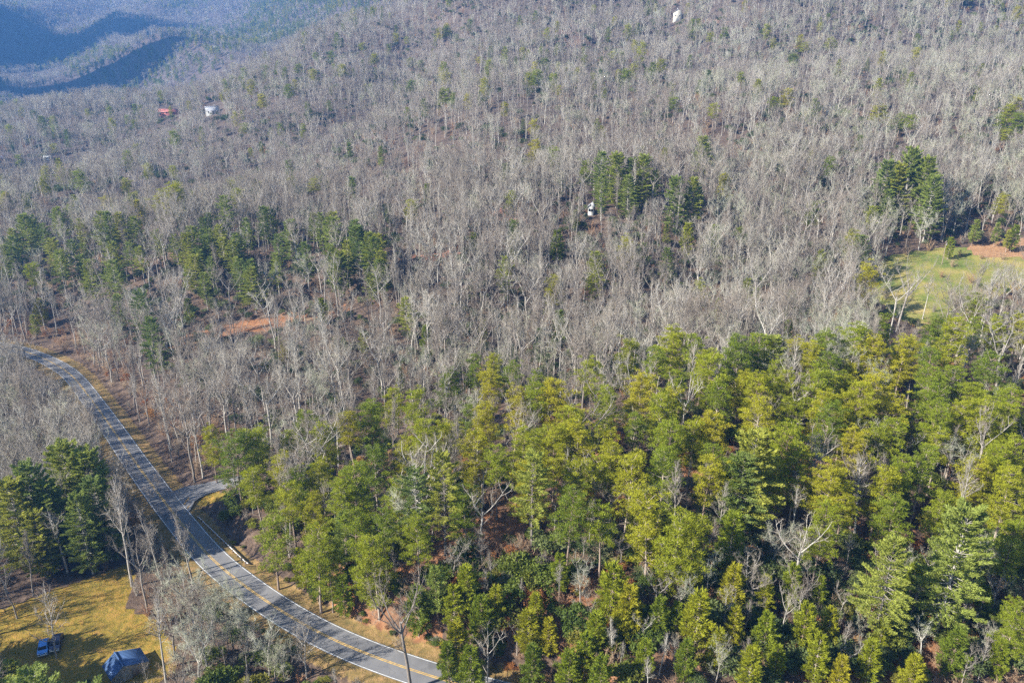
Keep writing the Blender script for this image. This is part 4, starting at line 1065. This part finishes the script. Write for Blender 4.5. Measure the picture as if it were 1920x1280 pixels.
def not_taken(P, r):
    ok = np.ones(len(P), bool)
    for a, b_, c_ in taken:
        if a * a + b_ * b_ < 500 ** 2: ok &= (P[:, 0] - a) ** 2 + (P[:, 1] - b_) ** 2 > (r + c_ * .6) ** 2
    return ok
P = ring_points(-20, 2900, lambda y: 5.4 if y < 420 else (6.8 if y < 1000 else 9.6))
P = P[~((P[:, 1] > 1050) & (P[:, 0] > -.06 * P[:, 1]))]           # hidden behind the hill
LRP = world_poly([(-300, 655), (40, 690), (150, 750), (300, 1000), (250, 1060), (-300, 1150)])
xs_ = np.arange(-330, -60, 3.6); X2, Y2 = np.meshgrid(xs_, np.arange(90, 290, 3.6)); P2 = np.stack([X2.ravel(), Y2.ravel()], 1) + rng.uniform(-1.5, 1.5, (X2.size, 2))
P2 = P2[in_poly(P2[:, 0], P2[:, 1], LRP)]; P2 = P2[rng.rand(len(P2)) < .6]
LWP = world_poly([(262, 1085), (300, 1010), (345, 1010), (420, 1090), (500, 1190), (640, 1262), (720, 1330), (560, 1345), (330, 1300), (345, 1200), (290, 1150)])
X2, Y2 = np.meshgrid(np.arange(-90, 10, 2.8), np.arange(80, 160, 2.8)); P3 = np.stack([X2.ravel(), Y2.ravel()], 1) + rng.uniform(-1.2, 1.2, (X2.size, 2))
P3 = P3[in_poly(P3[:, 0], P3[:, 1], LWP)]; P3 = P3[rng.rand(len(P3)) < .75]
P = np.concatenate([P, P2, P3])
keep, dR = clearings(P)
P = P[keep]; P = P[not_taken(P, 1.4)]
z = height(P[:, 0], P[:, 1])
px, py, dep = project(P[:, 0], P[:, 1], z)
dd = np.hypot(P[:, 0], P[:, 1])
H = np.where(dd < 420, rng.uniform(13, 25, len(P)), rng.uniform(11, 21, len(P)))
# the knoll is mostly pine: thin the bare trees there
KN = [(360, 960), (400, 870), (560, 830), (850, 760), (960, 790), (1100, 740), (1260, 720), (1650, 690), (1960, 690), (1960, 1300), (820, 1300), (640, 1120), (440, 1010)]
kn = in_poly(px, py, KN)
H = np.where(kn, H * np.where(rng.rand(len(P)) < .6, .95, .6), H)
H = np.where(kn & (py > 1060), np.minimum(H * .75, 11), H)
H = np.where((py > 1200) & (px > 640), np.minimum(H, 9), H)
lowl = in_poly(px, py, [(240, 1060), (380, 1000), (760, 1290), (700, 1400), (300, 1400), (330, 1200)])
H = np.where(lowl, H * rng.uniform(.3, .62, len(P)), H)
leftroad = in_poly(px, py, [(-300, 600), (40, 680), (150, 740), (310, 1000), (250, 1060), (-300, 1150)])
H = np.where(leftroad, H * .85, H)
gapn = np.sin(P[:, 0] / 19.0 + 1.7 * np.sin(P[:, 1] / 37.0)) * np.sin(P[:, 1] / 26.0 + 1.3 * np.sin(P[:, 0] / 43.0))
dens = np.where(kn, np.where(py > 1060, .95, .8), np.where((gapn > .45) & (dd > 260), .45, 1.0)) * np.where((py > 1290) & (px > 400), .25, 1.0)
front = np.zeros(len(P), bool)
txp, typ, _ = project(P[:, 0], P[:, 1], z + H); mxp, myp, _ = project(P[:, 0], P[:, 1], z + H * .6)
for (a, b_, tt, hp, kd) in SHOWN:
    wdt = hp * (.17 if kd != 'pine_tree' else .2) + H * .11 * FPX / dep
    cut = .62 if kd == 'white_pine_tree' else .45
    for (sx, sy) in ((txp, typ), (mxp, myp)):
        front |= (np.abs(sx - a) < wdt) & (sy > b_ - 3) & (sy < b_ + hp * cut) & (dep < tt + 1)
front &= rng.rand(len(P)) < .9
keep = (rng.rand(len(P)) < dens) & vis_ok(P[:, 0], P[:, 1], z, H, .06) & ~front
P = P[keep]; z = z[keep]; H = H[keep]; px = px[keep]; py = py[keep]; dep = dep[keep]; dd = dd[keep]; kn = kn[keep]; lowl = lowl[keep]
rx = np.c_[rng.normal(0, .04, len(P)), rng.normal(0, .04, len(P)), rng.uniform(0, 6.28, len(P))]
# patches of evergreens among the far woods
pat = np.sin(P[:, 0] / 61.0 + 1.3 * np.sin(P[:, 1] / 83.0)) + np.sin(P[:, 1] / 47.0 + P[:, 0] / 133.0)
pf = np.where(dd > 1050, np.where(pat > .7, .45, .06), np.where(dd > 430, np.where(pat > .9, .14, .03), np.where(dd > 260, .03, 0)))
pf = np.where(in_poly(px, py, [(160, 110), (420, 60), (480, 95), (300, 160), (120, 160)]) & (dd > 1050), .5, pf)  # extra evergreens added here to darken the valley bottom like shade
FE = [(430, 80), (500, -20), (780, -20), (700, 30), (600, 70), (480, 100)]
pf = np.where(in_poly(px, py, FE) & (dd > 1100), .75, pf)
ev = rng.rand(len(P)) < pf
allf = BARE + LICHEN; lich = rng.rand(len(P)) < np.where(lowl, .5, np.where(px > 1300, .3, .08))
H = np.where(lich, np.minimum(H, 15.5), H)
vid = np.where(lich, len(BARE) + rng.randint(0, len(LICHEN), len(P)), rng.randint(0, len(BARE), len(P)))
fh = np.array([f.H for f in allf])
infr = (px > -10) & (px < 1930) & (py > 0) & (py < 1330)
order = np.argsort(np.where(infr & ~ev, dep, 1e9))
N_IND = 277
ind = order[:N_IND]
GR = {}
for i in ind:
    f = allf[vid[i]]; s_ = H[i] / f.H; zn = zone_of(float(px[i]), float(py[i]))
    kindw = 'pale lichened leafless tree' if vid[i] >= len(BARE) else ('slim grey leafless tree' if vid[i] in (0, 3, 6) else 'forked grey leafless tree')
    o = plant(f, 'bare_tree', (P[i, 0], P[i, 1], z[i]), s_, rx[i, 2], kindw + ' ' + zn, 'bare tree', kindw + 's ' + zn, sxy=s_ * rng.uniform(.9, 1.15), tilt=(rx[i, 0], rx[i, 1]))
    REG.append((o, kindw, zn, float(px[i]), float(py[i])))
m_ = np.ones(len(P), bool); m_[ind] = False
mb = m_ & ~ev
s_ = H / fh[vid]
S = np.stack([s_ * rng.uniform(.9, 1.2, len(P)) * np.where(dd > 1000, 1.5, 1.0), s_ * rng.uniform(.9, 1.2, len(P)) * np.where(dd > 1000, 1.5, 1.0), s_], 1)
mass('bare_woods', allf, np.c_[P, z][mb], vid[mb], rx[mb], S[mb], 'grey leafless woods covering the hillsides', 'woods')
ef = WPINE + PINE; ev_v = np.where(rng.rand(len(P)) < .4, rng.randint(0, 4, len(P)), 4 + rng.randint(0, len(PINE), len(P))); eh = np.array([f.H for f in ef])
se = H / eh[ev_v] * rng.uniform(.75, 1.05, len(P)); SE = np.stack([se * 1.15, se * 1.15, se], 1)
mass('evergreen_woods', ef, np.c_[P, z][ev], ev_v[ev], rx[ev] * np.array([0, 0, 1]), SE[ev], 'dark evergreens mixed through the far wooded hills', 'woods')
print("bare", len(P), "ev", int(ev.sum()))

# shrubs and small evergreens under the trees
Q = ring_points(60, 950, lambda y: 3.6 if y < 400 else 6.5)
Q = np.concatenate([Q, (lambda a: a[in_poly(a[:, 0], a[:, 1], world_poly([(560, 1010), (850, 1000), (1400, 1020), (1930, 1040), (1930, 1290), (830, 1290), (700, 1150)]))])(np.stack([rng.uniform(-60, 140, 2600), rng.uniform(85, 150, 2600)], 1))])
keep, dR = clearings(Q, 5.6)
bankm = (dR > 6.5) & (dR < 15)
Q = Q[keep]; dR = dR[keep]; Q_ok = not_taken(Q, .5); Q = Q[Q_ok]; dR = dR[Q_ok]
zq = height(Q[:, 0], Q[:, 1]); qx, qy, qd = project(Q[:, 0], Q[:, 1], zq); dq = np.hypot(Q[:, 0], Q[:, 1])
pq = np.sin(Q[:, 0] / 23.0 + 2 * np.sin(Q[:, 1] / 31.0)) + np.sin(Q[:, 1] / 17.0 + Q[:, 0] / 41.0)
knq = in_poly(qx, qy, KN)
prob = np.where(pq > .2, .75, .38) * np.where(dq > 420, .8, 1.0)
prob = np.where(knq, prob * .9 + .15, prob); prob = np.where(knq & (qy > 1030), .95, prob); prob = np.where(dR < 18, .95, prob); prob = np.where(in_poly(Q[:, 0], Q[:, 1], LWP), .95, prob)
hq = rng.uniform(1.8, 4.6, len(Q)) * np.where(dq > 420, 1.35, 1.0); hq = np.where(knq & (qy > 1000), rng.uniform(2.2, 5.2, len(Q)), hq); hq = np.where(dR < 9, hq * .6, hq); hq = np.where(dR < 7.5, np.minimum(hq, 1.1), hq)
keep = (rng.rand(len(Q)) < prob) & vis_ok(Q[:, 0], Q[:, 1], zq, hq, .0)
Q = Q[keep]; zq = zq[keep]; qx = qx[keep]; qy = qy[keep]; qd = qd[keep]; hq = hq[keep]; dR = dR[keep]; knq = knq[keep]
SF = SHRUB + LAUREL + TWIG + RUST; sh_ = np.array([f.H for f in SF])
u = rng.rand(len(Q))
rightbank = (dR < 20) & (qx > 380) & (qy > 930)
roadside = (dR < 24) & ~rightbank
v_ = np.where(u < .55, rng.randint(0, 3, len(Q)), 5 + rng.randint(0, 3, len(Q)))
v_ = np.where(rightbank, np.where(u < .75, 3 + rng.randint(0, 2, len(Q)), 5 + rng.randint(0, 3, len(Q))), v_)
v_ = np.where(roadside, np.where(u < .62, 5 + rng.randint(0, 3, len(Q)), np.where(u > .92, 8, v_)), v_)
v_ = np.where(knq & (qy > 1030) & (u > .55), 5 + rng.randint(0, 3, len(Q)), v_); v_ = np.where(knq & (u > .9), 8, v_); v_ = np.where(knq & (u < .22), 3 + rng.randint(0, 2, len(Q)), v_)
inq = (qx > 0) & (qx < 1920) & (qy > 0) & (qy < 1300)
meta = [('evergreen_shrub', 'shrub', 'dark rounded evergreen shrub')] * 3 + [('laurel_bush', 'bush', 'yellow-green leafy bush')] * 2 + [('bare_shrub', 'shrub', 'bare brown twiggy shrub')] * 3 + [('rust_leaved_sapling', 'sapling', 'sapling holding rust-brown leaves')]
isind = np.zeros(len(Q), bool)
for grp, cap in (((0, 1, 2), 200), ((3, 4), 130), ((5, 6, 7), 200), ((8,), 40)):
    idx = np.where(inq & np.isin(v_, grp))[0]; idx = idx[np.argsort(qd[idx])][:cap]; isind[idx] = True
rz = rng.uniform(0, 6.28, len(Q)); ss = hq / sh_[v_]
for i in np.where(isind)[0]:
    nm, ct, lb = meta[v_[i]]; lb = ('low ' if hq[i] < 2.3 else ('mid-height ' if hq[i] < 3.4 else 'tall ')) + lb; f = SF[v_[i]]; zn = zone_of(float(qx[i]), float(qy[i]))
    k = rng.uniform(.9, 1.3) * max(ss[i], .6)
    plant(f, nm, (Q[i, 0], Q[i, 1], zq[i]), ss[i], rz[i], lb + ' ' + zn, ct, (lb[:-1] + 'hes' if lb.endswith('bush') else lb + 's' if 'sapling' not in lb else 'saplings with rust-brown leaves') + ' ' + zn, sxy=k)
r_ = ~isind
mass('undergrowth', SF, np.c_[Q, zq][r_], v_[r_], np.c_[np.zeros(len(Q)), np.zeros(len(Q)), rz][r_], np.stack([ss * 1.1, ss * 1.1, ss], 1)[r_], 'shrubs and thicket under the bare woods', 'undergrowth')
print("shrubs", len(Q), int(isind.sum()))

# ------------------------------------------------------------------ labels: kind, place in its row, row, stand
ORD = 'first second third fourth fifth sixth seventh eighth ninth tenth eleventh twelfth thirteenth fourteenth fifteenth sixteenth seventeenth eighteenth nineteenth twentieth'.split()
byk = {}
for e in REG: byk.setdefault((e[1], e[2]), []).append(e)
for (kw, zn), L_ in byk.items():
    L_.sort(key=lambda e: -e[4])
    rows_ = max(1, round(len(L_) / 9.0)); per_ = math.ceil(len(L_) / rows_)
    for r_i in range(rows_):
        row = sorted(L_[r_i * per_:(r_i + 1) * per_], key=lambda e: e[3])
        for c_i, e in enumerate(row):
            lab = kw
            if len(row) > 1: lab += ', %s from left' % ORD[c_i]
            if rows_ > 1: lab += (' in %s row' % ORD[r_i]) if r_i else ' in front row'
            e[0]['label'] = lab + ' ' + zn

# ------------------------------------------------------------------ haze
HZ = dict(x0=-4500, x1=4500, y0=-900, y1=6500, z0=float(Z.min()) - 1, z1=max(float(Z.max()) + 30, CAM_H + 40))
hm = bpy.data.materials.new('haze'); hm.use_nodes = True; t = hm.node_tree; t.nodes.clear()
vp = t.nodes.new('ShaderNodeVolumePrincipled'); vp.inputs['Color'].default_value = (.15, .42, 1, 1); vp.inputs['Density'].default_value = .00019; vp.inputs['Anisotropy'].default_value = .2
oo = t.nodes.new('ShaderNodeOutputMaterial'); t.links.new(vp.outputs[0], oo.inputs['Volume'])
q = MB(); q.box(((HZ['x0'] + HZ['x1']) / 2, (HZ['y0'] + HZ['y1']) / 2, (HZ['z0'] + HZ['z1']) / 2), (HZ['x1'] - HZ['x0'], HZ['y1'] - HZ['y0'], HZ['z1'] - HZ['z0']))
ho = bpy.data.objects.new('haze', q.mesh('haze', [hm])); C.objects.link(ho); tag(ho, 'thin blue haze filling the valley air', 'haze', kind='stuff')
print("zrange", Z.min(), Z.max(), "objects", len(bpy.data.objects))
